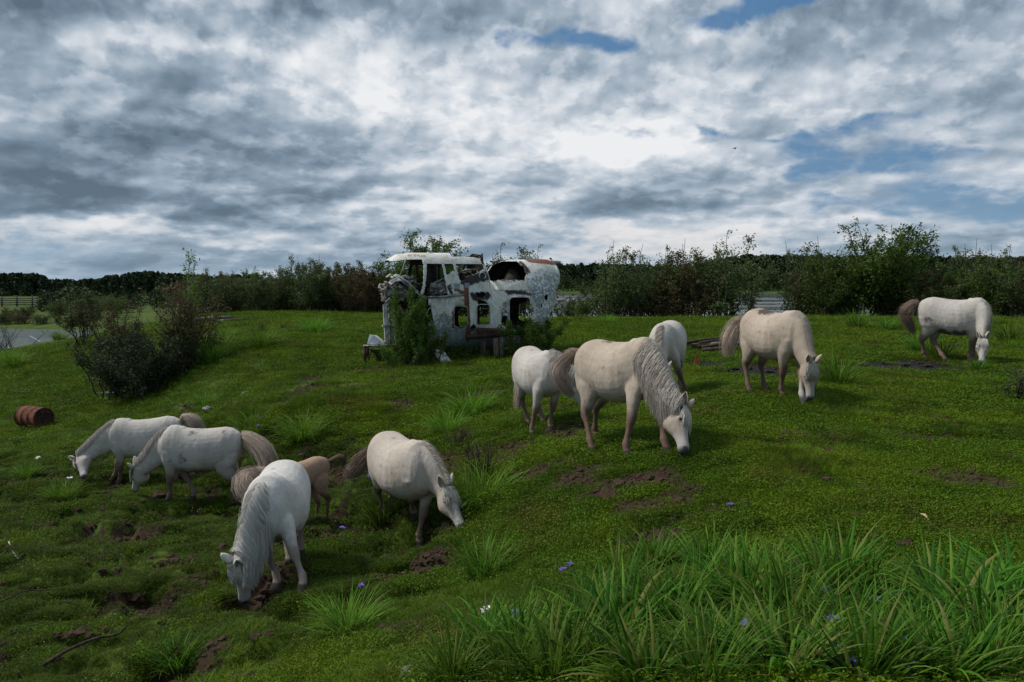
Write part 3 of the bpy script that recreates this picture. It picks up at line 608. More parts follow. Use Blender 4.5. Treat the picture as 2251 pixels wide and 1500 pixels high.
GDARK = leaf_mat('dimmed_mossy_grass', [(.020, .044, .004), (.040, .082, .005), (.066, .112, .008), (.066, .058, .016)], .7, .2)  # brownish moss colour, darkened further to carry the left basin's dimmer light
IRIS = leaf_mat('strap_leaf', [(.020, .074, .006), (.040, .125, .008), (.068, .180, .012), (.120, .235, .024), (.17, .18, .05)], .6, .35)
IRISY = leaf_mat('fresh_strap_leaf', [(.060, .150, .010), (.110, .230, .018), (.180, .310, .035)], .55, .35)
# ---- turf : small tufts instanced over the ground sheet, one object
tuftcol = bpy.data.collections.new('turf_tufts')
def gn_scatter(name, label, cat, P_, S_, K_, col_, rs):
    me = bpy.data.meshes.new(name); me.vertices.add(len(P_)); me.vertices.foreach_set('co', P_.astype(np.float32).ravel())
    a = me.attributes.new('sc', 'FLOAT', 'POINT'); a.data.foreach_set('value', S_.astype(np.float32))
    a = me.attributes.new('rz', 'FLOAT', 'POINT'); a.data.foreach_set('value', rs.uniform(0, 6.28, len(P_)).astype(np.float32))
    a = me.attributes.new('kind_index', 'INT', 'POINT'); a.data.foreach_set('value', K_.astype(np.int32))
    o = bpy.data.objects.new(name, me); COL.objects.link(o); tag(o, label, cat, kind='stuff')
    ng = bpy.data.node_groups.new('turf', 'GeometryNodeTree'); ng.interface.new_socket('Geometry', in_out='INPUT', socket_type='NodeSocketGeometry'); ng.interface.new_socket('Geometry', in_out='OUTPUT', socket_type='NodeSocketGeometry')
    N_ = ng.nodes; L_ = ng.links; gi = N_.new('NodeGroupInput'); go = N_.new('NodeGroupOutput'); ip = N_.new('GeometryNodeInstanceOnPoints'); ci = N_.new('GeometryNodeCollectionInfo')
    ci.inputs['Collection'].default_value = col_; ci.inputs['Separate Children'].default_value = True; ci.inputs['Reset Children'].default_value = True
    def na(nm, ty):
        q = N_.new('GeometryNodeInputNamedAttribute'); q.data_type = ty; q.inputs[0].default_value = nm; return q.outputs[0]
    cx = N_.new('ShaderNodeCombineXYZ'); L_.new(na('rz', 'FLOAT'), cx.inputs[2]); er = N_.new('FunctionNodeEulerToRotation'); L_.new(cx.outputs[0], er.inputs[0])
    m2p = N_.new('GeometryNodeMeshToPoints'); L_.new(gi.outputs[0], m2p.inputs[0])
    L_.new(m2p.outputs[0], ip.inputs['Points']); L_.new(ci.outputs[0], ip.inputs['Instance']); ip.inputs['Pick Instance'].default_value = True
    L_.new(na('kind_index', 'INT'), ip.inputs['Instance Index']); L_.new(er.outputs[0], ip.inputs['Rotation']); L_.new(na('sc', 'FLOAT'), ip.inputs['Scale']); L_.new(ip.outputs[0], go.inputs[0])
    md = o.modifiers.new('turf', 'NODES'); md.node_group = ng
def build_turf():
    protos = []
    rs = np.random.RandomState(5)
    def proto(parts, m_):
        V, F, A = merge(parts); o = mesh_np('turf_tuft%02d' % len(protos), V, F, [m_], link=False, attrs={'v': A}); tuftcol.objects.link(o); protos.append(o)
    for k in range(3):   # 0-2 short cropped grass
        proto([blades(90, .15, .02, .055, .003, .006, .5, rs, 2, .35)], GRASS)
    for k in range(3):   # 3-5 clover-like low leaves
        c = np.stack([rs.normal(0, .085, 130), rs.normal(0, .085, 130), rs.uniform(.006, .04, 130)], 1)
        proto([leafquads(c, .017, rs, .5, .7), blades(22, .14, .03, .06, .003, .005, .6, rs, 2, .3)], GRASS)
    for k in range(2):   # 6-7 longer meadow grass
        proto([blades(60, .10, .05, .13, .003, .0055, .55, rs, 3, .4)], GRASS)
    for k in range(2):   # 8-9 fine mossy grass of the hummocks, colour darkened for the dimmer light there
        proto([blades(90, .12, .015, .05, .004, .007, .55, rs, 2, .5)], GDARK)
    rs = np.random.RandomState(8); P_ = []; S_ = []; K_ = []
    def scatter(n, d0, d1, dens_pow, smul, kk=1.02):
        u = rs.uniform(0, 1, n); t_ = (d0**dens_pow+(d1**dens_pow-d0**dens_pow)*u)**(1/dens_pow); x = rs.uniform(-kk, kk, n)*(t_+1.0); y = t_
        z = H(x, y); dr = dirtf(x, y); as_ = ashf(x, y); keep = (rs.uniform(0, 1, n) > dr*.93+as_*1.0)
        hm = hummask(x, y); nz = fbm(x*.9, y*.9, 55, 3); r = rs.uniform(0, 1, n)
        lowz = np.where(fbm(x*2.1, y*2.6, 3, 3) < .40, .55, 1)
        kind = np.where(nz > .52, np.where(r < .7, rs.randint(3, 6, n), rs.randint(0, 3, n)), np.where(r < .75, rs.randint(0, 3, n), rs.randint(3, 6, n)))
        kind = np.where((nz < .36) & (r > .6), rs.randint(6, 8, n), kind)
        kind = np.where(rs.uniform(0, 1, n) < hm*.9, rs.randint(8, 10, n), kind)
        s = rs.uniform(.7, 1.25, n)*smul(t_)*(1-.35*dr)*np.where(hm > .5, lowz, 1)
        P_.append(np.stack([x, y, z], 1)[keep]); S_.append(s[keep]); K_.append(kind[keep])
    scatter(64000, 1.6, 9, 1.9, lambda t_: .95+0*t_)
    scatter(80000, 9, 18, 1.7, lambda t_: 1.15+(t_-9)*.06)
    scatter(66000, 18, 48, 1.5, lambda t_: 1.7+(t_-18)*.05)
    P_ = np.concatenate(P_); S_ = np.concatenate(S_); K_ = np.concatenate(K_)
    gn_scatter('grass', 'short green grass and clover turf covering the meadow', 'grass', P_, S_, K_, tuftcol, rs)
build_turf()
def build_clods():
    cc = bpy.data.collections.new('soil_clods'); rs = np.random.RandomState(31); m_, t, out = mat('crumbled_soil'); gp = t.node('ShaderNodeNewGeometry').outputs['Position']; n = t.noise(gp, 14, 4, .6)
    principled(t, out, t.mix(n, (.018, .012, .008), (.085, .055, .040)), .95, spec=.1)
    for k in range(4):
        bm = bmesh.new(); bmesh.ops.create_icosphere(bm, subdivisions=2, radius=.03)
        for v in bm.verts: v.co = v.co*rs.uniform(.65, 1.3); v.co.z *= .6
        me = bpy.data.meshes.new('soil_clod%d' % k); bm.to_mesh(me); bm.free(); me.materials.append(m_); o = bpy.data.objects.new('soil_clod%d' % k, me); cc.objects.link(o)
    n = 260000; u = rs.uniform(0, 1, n); y = (3.5**1.6+(24**1.6-3.5**1.6)*u)**(1/1.6); x = rs.uniform(-.8, .8, n)*(y+1); d = dirtf(x, y); k = rs.uniform(0, 1, n) < d*.55; x, y = x[k], y[k]
    gn_scatter('loose_soil', 'crumbled brown soil on the trampled bare patches', 'soil', np.stack([x, y, H(x, y)], 1), rs.lognormal(-.35, .5, len(x)), rs.randint(0, 4, len(x)), cc, rs)
build_clods()
# ---- strap-leaved clumps (each a plant of its own)
def clump_proto(seed, n, h0, h1, rad, m_, w=.012, lean=.6, droop=.32):
    rs = np.random.RandomState(seed); V, F, A = blades(n, rad, h0, h1, w*.7, w*1.25, lean, rs, 7, droop, fold=1)
    V2, F2, A2 = blades(int(n*.35), rad*.8, h0*.4, h1*.6, w*.6, w, lean*1.7, rs, 6, droop*1.5, fold=1)
    V, F, A = merge([(V, F, A), (V2, F2, A2)])
    return mesh_np('grass_clump', V, F, [m_], link=False, smooth=True, attrs={'v': A})
CP = {'big': [clump_proto(s, 115, .22, .58, .13, IRIS, .021, .70, .30) for s in (1, 2, 3, 4)], 'mid': [clump_proto(s, 130, .25, .52, .13, IRIS, .011) for s in (5, 6, 7)],
      'fresh': [clump_proto(s, 170, .28, .55, .11, IRISY, .010, .75) for s in (8, 9)], 'fine': [clump_proto(s, 230, .28, .55, .16, IRISY, .009, .6, .42) for s in (10, 11)],
      'wide': [clump_proto(s, 100, .25, .62, .15, IRIS, .026, .75, .36) for s in (12, 13)]}
_cr = random.Random(3)
def clump(kind, px, py, s, label, group=None, flat=1.0):
    p = gnd(px, py); s = s*(1.2 if kind == 'fine' and py < 1000 else .88 if kind == 'fresh' or py > 1400 else 1.05 if kind != 'big' and kind != 'wide' else 1); o = _cr.choice(CP[kind]).copy(); COL.objects.link(o); o.location = p; o.rotation_euler = (_cr.uniform(-.08, .08), _cr.uniform(-.08, .08), _cr.uniform(0, 6.28)); o.scale = (s, s, s*flat)
    tag(o, label, 'grass clump', group); return o
CL = [ # kind, px, py of the root, scale, label
 ('fresh', 765, 1395, 1.12, 'bright green clump of arching strap leaves below the bright white pony'),
 ('mid', 390, 1470, .9, 'dark green strap leaved clump at the bottom left, right of the bent branch'),
 ('mid', 838, 1150, 1.25, 'dark strap leaved clump hiding the hind legs of the pony on the bank'),
 ('fresh', 782, 1225, .55, 'small grass clump below the dark clump by the pony on the bank'),
 ('mid', 1068, 1268, 1.05, 'strap leaved clump just below the muzzle of the pony on the bank'),
 ('fine', 1065, 1110, 1.35, 'tall loose clump on the bank right of the grazing muzzle'),
 ('fine', 1035, 915, 1.35, 'domed clump of fine grass at the top of the bank, below the wreck'),
 ('fine', 985, 955, 1.1, 'smaller fine grass clump touching the domed clump on the bank'),
 ('fine', 140, 1100, .95, 'bright fine grass clump at the muzzle of the pony furthest left'),
 ('fine', 62, 1050, .8, 'low grass clump at the left edge beside the furthest left pony'),
 ('fine', 560, 960, 1.3, 'broad grass clump with violet flowers behind the two left ponies'),
 ('fine', 665, 965, 1.2, 'fine grass clump in the hollow above the brown foal'),
 ('mid', 1840, 845, 1.45, 'dark strap leaved clump right of the cream pony with the muddy back'),
 ('mid', 2060, 785, 1.45, 'dark strap leaved clump between the legs of the pony furthest right'),
 ('mid', 2020, 775, 1.3, 'strap leaved clump left of the hind legs of the pony furthest right'),
 ('mid', 1885, 722, 1.7, 'bright clump before the willows left of the furthest right pony'),
 ('mid', 1950, 726, 1.1, 'small bright clump right of the clump before the willows'),
 ('mid', 2150, 815, .7, 'low dark clump under the muzzle of the pony furthest right'),
 ('mid', 2215, 750, 1.3, 'grass clump at the right edge behind the pony furthest right'),
 ('fine', 448, 893, .9, 'small upright grass clump beside the grey stone in the left hollow'),
 ('fine', 580, 762, 1.5, 'round dark grass clump in the middle of the rise'),
 ('fine', 692, 733, 1.5, 'round dark clump in front of the willow band left of the wreck'),
 ('fine', 480, 765, 1.4, 'clump at the right foot of the big dark bush'),
 ('fine', 470, 795, 1.5, 'lower clump at the right foot of the big dark bush'),
 ('fine', 500, 745, 1.2, 'clump above the two clumps by the big dark bush'),
 ('fine', 35, 808, 1.7, 'dark round clump in the marsh at the left edge'),
 ('fine', 8, 800, 1.5, 'dark round clump cut by the left edge of the picture'),
 ('fine', 783, 733, .8, 'little clump left of the wreck on the rise'),
 ('fine', 1335, 712, 1.0, 'little clump on the meadow rim right of the wreck'),
 ('mid', 1720, 800, .5, 'little clump behind the front legs of the cream pony with the muddy back'),
 ('fine', 130, 748, 1.8, 'green clump on the bank beside the creek'),
]
for c_ in CL: clump(*c_)
FG = [('big', 1360, 1290), ('big', 1440, 1250), ('big', 1560, 1260), ('big', 1640, 1330), ('wide', 1360, 1400), ('big', 1480, 1380), ('wide', 1600, 1440), ('big', 1740, 1370), ('big', 1830, 1300), ('wide', 1730, 1480),
      ('big', 1150, 1440), ('big', 1070, 1420), ('big', 1260, 1460), ('wide', 2150, 1400), ('wide', 2080, 1360), ('big', 2230, 1420), ('wide', 2090, 1490), ('big', 1900, 1500), ('wide', 2240, 1330), ('big', 1000, 1500), ('mid', 1880, 1310), ('wide', 1420, 1500), ('mid', 1990, 1480), ('mid', 1560, 1500), ('big', 1210, 1510), ('mid', 1130, 1500)]
FGX = [('mid', 1300, 1345), ('mid', 1420, 1330), ('mid', 1530, 1330), ('mid', 1680, 1290), ('mid', 1790, 1440), ('mid', 1860, 1400), ('mid', 1960, 1400), ('mid', 1340, 1470), ('mid', 1530, 1440), ('mid', 1680, 1420), ('mid', 2180, 1470), ('mid', 2030, 1440)]
FGL = ['uppermost left tussock of the tall strap leaves at lower right', 'tussock behind the upper left edge of the strap leaf bed', 'tussock at the top centre of the strap leaf bed', 'tussock right of the top centre of the strap leaf bed', 'broad leaved tussock at the left side of the strap leaf bed',
       'tussock in the left middle of the strap leaf bed', 'broad leaved tussock in the middle of the strap leaf bed near the bottom', 'tussock left of the violet flowers in the strap leaf bed', 'upper right tussock of the strap leaf bed above the violet flowers', 'broad leaved tussock at the bottom edge left of the violet flowers',
       'tussock at the bottom centre right of the white feathery flower', 'tussock just below the white feathery flower', 'tussock between the bottom centre tussock and the strap leaf bed', 'broad arching tussock in the lower right corner', 'left half of the arching tussocks in the lower right corner',
       'tussock at the right edge of the lower right corner', 'broad tussock on the bottom edge of the lower right corner', 'tussock on the bottom edge right of the violet flowers', 'upper tussock cut by the right edge of the picture', 'tussock right of the grey rock on the bottom edge',
       'small tussock at the far right tip of the strap leaf bed', 'broad tussock cut by the bottom edge of the strap leaf bed', 'tussock between the violet flowers and the lower right corner', 'small tussock on the bottom edge in the middle of the bed', 'tussock cut by the bottom edge right of the centre', 'small tussock cut by the bottom edge near the centre']
for (k_, px, py), lb in zip(FG, FGL): clump(k_, px, min(py, 1497)+0, _cr.uniform(.84, 1.04)*(.82 if py < 1300 else 1)*(.95 if py > 1480 else 1), lb, 'strap leaved tussocks in the foreground bed')
for k_, px, py in FGX: clump('mid', px, py, .8, 'small low tuft filling a gap between the tall tussocks of the lower right bed', 'small tufts filling the strap leaf bed')
# ---- flowers
VIO = mat('violet_petal'); principled(VIO[1], VIO[2], (.16, .10, .50), .6); WHT = mat('white_petal'); principled(WHT[1], WHT[2], (.7, .7, .68), .6)
STEM = mat('green_stem'); principled(STEM[1], STEM[2], (.04, .09, .02), .6)
def tube_bm(bm, pts, rads, seg=6, cap=True):
    pts = [Vector(p) for p in pts]; rows = []
    for i, p in enumerate(pts):
        t_ = (pts[min(i+1, len(pts)-1)]-pts[max(i-1, 0)]).normalized(); a = t_.orthogonal().normalized() if i == 0 else (a-t_*a.dot(t_)).normalized(); b = t_.cross(a)
        rows.append([bm.verts.new(p+(a*math.cos(2*math.pi*j/seg)+b*math.sin(2*math.pi*j/seg))*rads[i]) for j in range(seg)])
    for i in range(len(rows)-1):
        for j in range(seg): bm.faces.new((rows[i][j], rows[i][(j+1) % seg], rows[i+1][(j+1) % seg], rows[i+1][j]))
    if cap and rads[0] > 1e-4: bm.faces.new(rows[0][::-1]); bm.faces.new(rows[-1])
def bmo(name, bm, m_, parent=None, smooth=True, link=True):
    me = bpy.data.meshes.new(name); bm.normal_update(); bm.to_mesh(me); bm.free(); me.materials.append(m_) if not isinstance(m_, (list, tuple)) else [me.materials.append(q) for q in m_]
    me.polygons.foreach_set('use_smooth', np.full(len(me.polygons), smooth)); o = bpy.data.objects.new(name, me)
    if link: COL.objects.link(o)
    if parent: o.parent = parent
    return o
def flower(px, py, d, label, m_, s=1.0, h=.5):
    w = ctl(px, py, d); gz = float(H(w[0:1], w[1:2])[0]); h = max(.06, w[2]-gz)
    e = empty('wildflower', (w[0], w[1], gz), 0, label=label, cat='flower', group='violet wildflowers in the meadow' if m_ is VIO[0] else 'white meadow flowers')
    bm = bmesh.new(); tube_bm(bm, [(0, 0, -.02), (.01, .005, h*.5), (0, 0, h)], [.003, .0025, .002], 5); bmo('stem', bm, STEM[0], e)
    bm = bmesh.new(); r = random.Random(int(px*7+py))
    for q in range(3):
        c = Vector((r.uniform(-.015, .015), r.uniform(-.015, .015), h+r.uniform(-.02, .02)))*1.0
        for j in range(5):
            a = j*1.256+r.uniform(0, .4); dv = Vector((math.cos(a), math.sin(a), r.uniform(.1, .7))).normalized(); sv = dv.cross(Vector((0, 0, 1))).normalized(); L_ = .026*s
            v = [bm.verts.new(c+x) for x in (Vector((0, 0, 0)), dv*L_*.6+sv*L_*.35, dv*L_*1.1, dv*L_*.6-sv*L_*.35)]; bm.faces.new(v)
    bmo('blossom', bm, m_, e, False)
for a in [(1604,1172,6.9,'violet flower cluster on the open turf above the strap leaf bed'), (1830,1362,3.95,'upper of the two big violet flowers right of the strap leaf bed'), (1833,1378,3.95,'lower of the two big violet flowers right of the strap leaf bed'),
          (1925,1316,4.4,'violet flower above right of the two big violet flowers'), (1964,1310,4.6,'violet flower furthest right on the turf beside the lower right tussocks'), (1818,1300,4.6,'violet flower just above the two big violet flowers'),
          (1642,1368,4.0,'violet flower in the middle of the strap leaf bed'), (1994,1424,3.75,'violet flower at the left edge of the lower right tussocks'), (1872,1455,3.6,'violet flower near the bottom edge below the two big violet flowers'),
          (1830,1430,3.75,'small violet flower under the two big violet flowers'), (2005,1478,3.5,'violet flower at the bottom edge left of the lower right tussocks'), (795,1287,7.0,'violet flower behind the bright green clump below the white pony'),
          (1137,1410,5.2,'dark violet flower in the bottom centre tussock'), (1235,1330,6.2,'pale violet flower on the turf left of the strap leaf bed'), (1250,1322,6.3,'violet flower beside the pale violet flower left of the bed'),
          (752,1160,8.6,'violet flowers left of the dark clump by the pony on the bank'), (816,1066,12.0,'violet flower under the belly of the pony on the bank'), (575,925,16.0,'upper violet flower in the broad clump behind the left ponies'), (568,938,15.6,'lower violet flower in the broad clump behind the left ponies'), (2087,762,17.5,'violet flower in the clump between the legs of the furthest right pony')]:
    flower(a[0], a[1], a[2], a[3], VIO[0], 1.15 if a[2] < 9 else 2.2)
for a in [(1071,1370,5.6,'white feathery flower head standing alone at the bottom centre',1.6), (152,1052,13.6,'upper white flower above the clump at the furthest left pony',2.0), (84,1007,15.5,'white flower left of the furthest left pony',2.0)]:
    flower(a[0], a[1], a[2], a[3], WHT[0], a[4])
# ---- shrubs and trees
BARK = bark_mat('willow_bark', (.035, .028, .022), (.09, .075, .06)); BIRCHB = bark_mat('birch_bark', (.10, .09, .08), (.30, .28, .25))
WIL = leaf_mat('willow_leaf', [(.032, .054, .014), (.062, .094, .026), (.105, .145, .048), (.15, .185, .09)], .5, .3)
WILB = leaf_mat('browning_willow_leaf', [(.042, .054, .017), (.084, .086, .030), (.140, .110, .052), (.19, .12, .07)], .6, .2)
WILG = leaf_mat('green_leaf', [(.036, .074, .011), (.070, .130, .020), (.120, .190, .034)], .5, .3)
BIR = leaf_mat('birch_leaf', [(.05, .11, .012), (.09, .17, .02), (.13, .23, .03)], .45, .4)
HT = {}
def shrub(seed, h, spread, stems, nleaf, lsize, lm, barkm=BARK, bare=.12, trunky=0, link=True, pull=1.0, name='willow_shrub', topthin=.0, low=.1):
    rs = np.random.RandomState(seed); bm = bmesh.new(); tips = []
    for k in range(stems):
        a = rs.uniform(0, 2*np.pi); out = spread*math.sqrt(rs.uniform(.02, 1)); hh = h*rs.uniform(.62, 1.0)*(1-.25*(out/spread)**2)
        bsc = .08+.05*spread+.28*spread*(low < .06); p = np.array([rs.normal(0, bsc), rs.normal(0, bsc), -.1]); n = 8; pts = []; dirn = np.array([math.cos(a)*out/hh, math.sin(a)*out/hh, 1.0])
        for i in range(n+1):
            u = i/n; q = p+np.array([dirn[0]*hh*u**1.25, dirn[1]*hh*u**1.25, hh*u]) + rs.normal(0, .035*h/3, 3)*(u > 0); pts.append(q)
        r0 = .014+.012*h/3*(1+trunky); tube_bm(bm, pts, [r0*(1-.85*i/n)+.003 for i in range(n+1)], 5)
        nb = 10 if not trunky else 20
        for b in range(nb):
            u = rs.uniform(max(bare, low), 1.0)**.85; i = min(int(u*n), n-1); st = pts[i]+(pts[i+1]-pts[i])*(u*n-i); L_ = h*.24*((1.15 if not trunky else 1.3)-u)*rs.uniform(.5, 1.3)*pull+.12
            d = rs.normal(size=3); d[2] = abs(d[2])*.8+.25; d /= np.linalg.norm(d); m1 = st+d*L_*.5+rs.normal(0, .03, 3); e = st+d*L_+np.array([0, 0, .05*L_]); tube_bm(bm, [st, m1, e], [.007, .005, .002], 4, False)
            tips.append((st, m1, e, u, L_))
    V_ = []; C = []
    for (st, m1, e, u, L_) in tips:
        k = max(3, int(nleaf/len(tips)*rs.uniform(.4, 1.6)*(1-topthin*u))); f = rs.uniform(.05, 1.08, k)[:, None]; c = st*(1-f)**2+2*m1*f*(1-f)+e*f*f; C.append(c+rs.normal(0, .05+.05*L_, (k, 3)))
    C = np.concatenate(C); C = C[C[:, 2] > .03]; V, F, A = leafquads(C, lsize, rs, .3, .42)
    # clumps of lighter and darker foliage
    A = np.clip(A*.55+.5*fbm(V[:, 0]*1.6+seed, V[:, 2]*1.6+V[:, 1], 5, 2)+.0, 0, 1)
    root = bpy.data.objects.new(name, None); COL.objects.link(root) if link else None
    bmo('trunk', bm, barkm, root, True); cm = mesh_np('crown', V, F, [lm], root, attrs={'v': A}); HT[cm.data.name] = float(np.percentile(V[:, 2], 99.7))
    return root
def topz(root): return HT[[o_ for o_ in bpy.data.objects if o_.parent == root and o_.name.startswith('crown')][0].data.name]
def place(root, p, rz, s, label, cat='shrub', group=None, sz=1.0):
    root.location = p; root.rotation_euler = (0, 0, rz); root.scale = (s, s, s*sz); tag(root, label, cat, group); return root
rr = random.Random(9)
protoS = {}
def shr(kind, first=[None]):
    spec = {'dark': lambda s: shrub(s, 3.2, 1.45, 26, 12000, .10, WIL, low=.04, bare=.05, pull=1.2), 'brown': lambda s: shrub(s, 3.1, 1.2, 24, 11000, .10, WILB, low=.05, bare=.06, pull=1.2), 'green': lambda s: shrub(s, 3.3, 1.35, 24, 11500, .10, WILG, low=.05, bare=.06, pull=1.2),
            'tall': lambda s: shrub(s, 3.5, 1.25, 20, 10000, .10, WIL, low=.05, bare=.08, topthin=.45, pull=1.1)}
    v = rr.randrange(2); key = (kind, v)
    if key not in protoS: protoS[key] = spec[kind]({'dark': 20, 'brown': 30, 'green': 40, 'tall': 50}[kind]+v); return protoS[key]
    return copy_tree(protoS[key])
ROWR = [ # px, distance, height scale px-top, kind, label
 (1368,39,548,'tall','willow shrub standing alone right of the wreck tail'), (1395,40.5,590,'dark','lower half of the willow right of the wreck tail'), (1345,41,600,'dark','low willow between the wreck tail and the lone willow'), (1480,40,545,'tall','willow with two pointed tops right of the lone willow'), (1515,39,560,'brown','browning willow behind the white pony standing by the wreck'),
 (1460,41,600,'dark','low dark willow at the left foot of the browning willow'), (1590,39,520,'tall','slender willow with the highest single shoot left of the river gap'), (1565,40,590,'green','green willow left of the slender willow'), 
 (1782,39,540,'tall','willow right of the river gap with a ragged top'), (1812,38,585,'dark','dark willow behind the muddy backed cream pony'), (1830,37.5,560,'green','green willow left of the tallest tree'), (1800,39,575,'brown','brown tinted willow left of the tallest tree'), (1870,39,565,'dark','dark willow at the left foot of the tallest tree'),
 (2020,37,580,'brown','brown willow at the right foot of the tallest tree'), (2060,36,590,'dark','dark willow above the rump of the furthest right pony'), (2110,37,545,'tall','willow with a pointed top behind the furthest right pony'), (2150,35.5,585,'green','green willow over the withers of the furthest right pony'), (2190,37,555,'tall','ragged willow right of the furthest right pony'),
 (2230,35,570,'dark','dark willow at the right edge of the picture'), (2270,36,560,'brown','browning willow cut by the right edge of the picture'), (1960,40,575,'dark','dark willow half behind the tallest tree'), (1285,41,655,'green','low shrub between the wreck and the lone willow'), (1255,43,650,'dark','low shrub touching the tail of the wreck'), (2330,36,580,'dark','dark willow beyond the right edge'), (2400,37,580,'green','green willow beyond the right edge')]
for px, d, top, k_, lb in ROWR:
    p = atd(px, d); h = (CZ-p[2])+(622-top)*d/FPX; sh_ = shr(k_); s = h/topz(sh_); q = place(sh_, p, rr.uniform(0, 6.28), s, lb, 'shrub', 'willows along the river bank')
    wid = min(1.0, .95/s) if top > 610 else 1.0
ROWL = []
for i, (px, top, k_, lb) in enumerate([(470,596,'dark','dark willow at the left end of the willow band'), (505,600,'brown','second willow from the left end of the band'), (540,592,'green','green willow above the small plank pile'), (575,600,'dark','dark willow right of the one above the plank pile'), (615,590,'dark','willow in the left part of the band with a level top'),
     (650,576,'dark','willow where the band starts to rise'), (690,572,'tall','ragged topped willow in the middle of the band'), (722,570,'dark','highest dark willow in the middle of the band'), (755,580,'brown','brownish willow right of the highest one in the band'), (790,576,'brown','browning willow left of the wreck nose'),
     (825,580,'brown','reddish brown willow next to the wreck nose'), (860,585,'dark','dark willow seen through the wreck cockpit'), (905,560,'green','green willow behind the cockpit frame'), (1060,570,'dark','dark willow behind the middle of the wreck'), (1100,545,'tall','willow rising above the break in the wreck roof'), (1150,548,'tall','ragged willow above the hole in the wreck'), (430,605,'brown','willow left of the band behind the birch sapling'), (1010,575,'dark','dark willow behind the rear cockpit window')]):
    d = 47+(i % 3)*1.6; p = atd(px, d); h = (CZ-p[2])+(622-top)*d/FPX; sh_ = shr(k_); s = h/topz(sh_)
    place(sh_, p, rr.uniform(0, 6.28), s, lb, 'shrub', 'willow band behind the rise')
for i in range(15):   # second row that closes the band
    px = 440+i*33; d = 51.5; p = atd(px, d); sh_ = shr('dark'); s = ((CZ-p[2])+(622-606)*d/FPX)/topz(sh_)
    place(sh_, p, rr.uniform(0, 6.28), s, 'low willow in the dense rear row of the band, hardly told from its neighbours', 'shrub', 'rear row of the willow band')
# tallest trees
tb_ = shrub(61, 4.3, 2.2, 30, 19000, .12, WILG, trunky=.6, bare=.12, name='willow_tree', low=.08); p = atd(1940, 37.5); place(tb_, p, .4, ((CZ-p[2])+(622-497)*37.5/FPX)/topz(tb_), 'tallest bushy tree in the row, at the right of the meadow rim', 'tree')
tb2 = shrub(62, 4.6, 1.7, 34, 22000, .12, WILG, trunky=.6, name='willow_tree'); p = atd(940, 33); place(tb2, p, 1.4, ((CZ-p[2])+(622-518)*33/FPX)/topz(tb2), 'dense green tree rising above the cockpit roof of the wreck', 'tree')
# big dark bush in the left hollow
bb = shrub(71, 2.35, 2.0, 80, 46000, .09, leaf_mat('dark_willow_leaf', [(.014, .024, .010), (.030, .046, .018), (.055, .075, .034), (.09, .105, .06)], .6, .2), low=.02, bare=.03, name='willow_bush', pull=1.25, topthin=.35); bb.location = gnd(325, 862); tag(bb, 'big dark spreading bush in the left hollow', 'bush'); bb.scale = (.84, .8, .92)
b2 = shrub(72, 3.2, 1.2, 16, 5600, .075, WILB, low=.3, bare=.3, name='willow_bush', topthin=.2); b2.location = gnd(420, 815); b2.scale = (1.1, 1.1, 1.0); tag(b2, 'reddish brown leaved shrub on bare stems behind the big dark bush', 'shrub')
b3 = shrub(73, 2.9, 1.2, 16, 5000, .075, WILB, low=.3, bare=.25, name='willow_bush', topthin=.3); b3.location = gnd(270, 812); tag(b3, 'thin brownish shrub left behind the big dark bush', 'shrub')
bs = shrub(74, 4.0, .34, 4, 900, .085, BIR, BIRCHB, bare=.35, low=.35, pull=.5, name='birch_sapling', topthin=.2); p = gnd(425, 800); bs.location = p; bs.scale = (1, 1, ((CZ-p[2])+(622-548)*p[1]/FPX)/topz(bs)); tag(bs, 'slim birch sapling with light green leaves rising above the big bush', 'tree')
st = shrub(75, 3.1, 1.15, 12, 7000, .09, WIL, trunky=.3, low=.48, bare=.48, name='willow_tree'); p = gnd(182, 762); st.location = p; st.scale = (1, 1, ((CZ-p[2])+(622-636)*p[1]/FPX)/topz(st)); tag(st, 'small round headed tree on two bare stems beside the creek', 'tree')
tw = shrub(76, 2.2, 1.3, 16, 260, .05, WILB, bark_mat('dry_twig', (.05, .042, .04), (.13, .115, .11)), low=.05, bare=.05, name='dry_shrub', pull=1.4); tw.location = gnd(8, 775); tag(tw, 'bare grey twiggy shrub at the left edge of the creek', 'shrub')
be = shrub(77, .8, .5, 16, 2600, .045, WILG, low=.03, bare=.03, name='leafy_bush', pull=1.2); be.location = gnd(2262, 880); be.scale = (1, 1, .8); tag(be, 'leafy green bush cut by the right edge in the middle of the picture', 'bush')
for px, py, s, lb, m_ in [(575,735,.62,'small dry shrub left on the rise before the willow band',WILB),(622,728,.45,'tiny dry shrub right on the rise before the willow band',WILB),(1010,985,.6,'low dark shrub beside the neck of the pony on the bank',WILB),(1055,1060,.8,'rust coloured dry weed tuft on the bank beside the tall loose clump',WILB)]:
    q = shrub(int(px), .9, .3, 9, 500, .04, m_, low=.1, name='dry_shrub'); q.location = gnd(px, py); q.scale = (s,)*3; tag(q, lb, 'shrub')
for i_, (px, py, tp_, k_, lb) in enumerate([(60,700,668,'dark','low dark bush on the far bank of the creek'),(125,694,662,'green','green bush on the far creek bank near the fence end'),(20,706,676,'brown','brown bush on the far creek bank at the left edge'),(205,700,650,'dark','rounded dark bush behind the small round headed tree'),(250,690,648,'green','green bush between the small tree and the big dark bush'),(90,712,690,'dark','low dark scrub at the right end of the creek bank'),(45,712,688,'brown','low brown scrub in the middle of the creek bank'),(5,713,686,'dark','low dark scrub at the left end of the creek bank'),(160,716,692,'green','low green scrub on the bank left of the small tree')]):
    p = gnd(px, py); q = shr(k_); s = ((CZ-p[2])+(622-tp_)*p[1]/FPX)/topz(q); place(q, p, i_, s, lb, 'shrub', 'bushes beyond the creek')
    q.scale = (s*1.5, s*1.5, s)
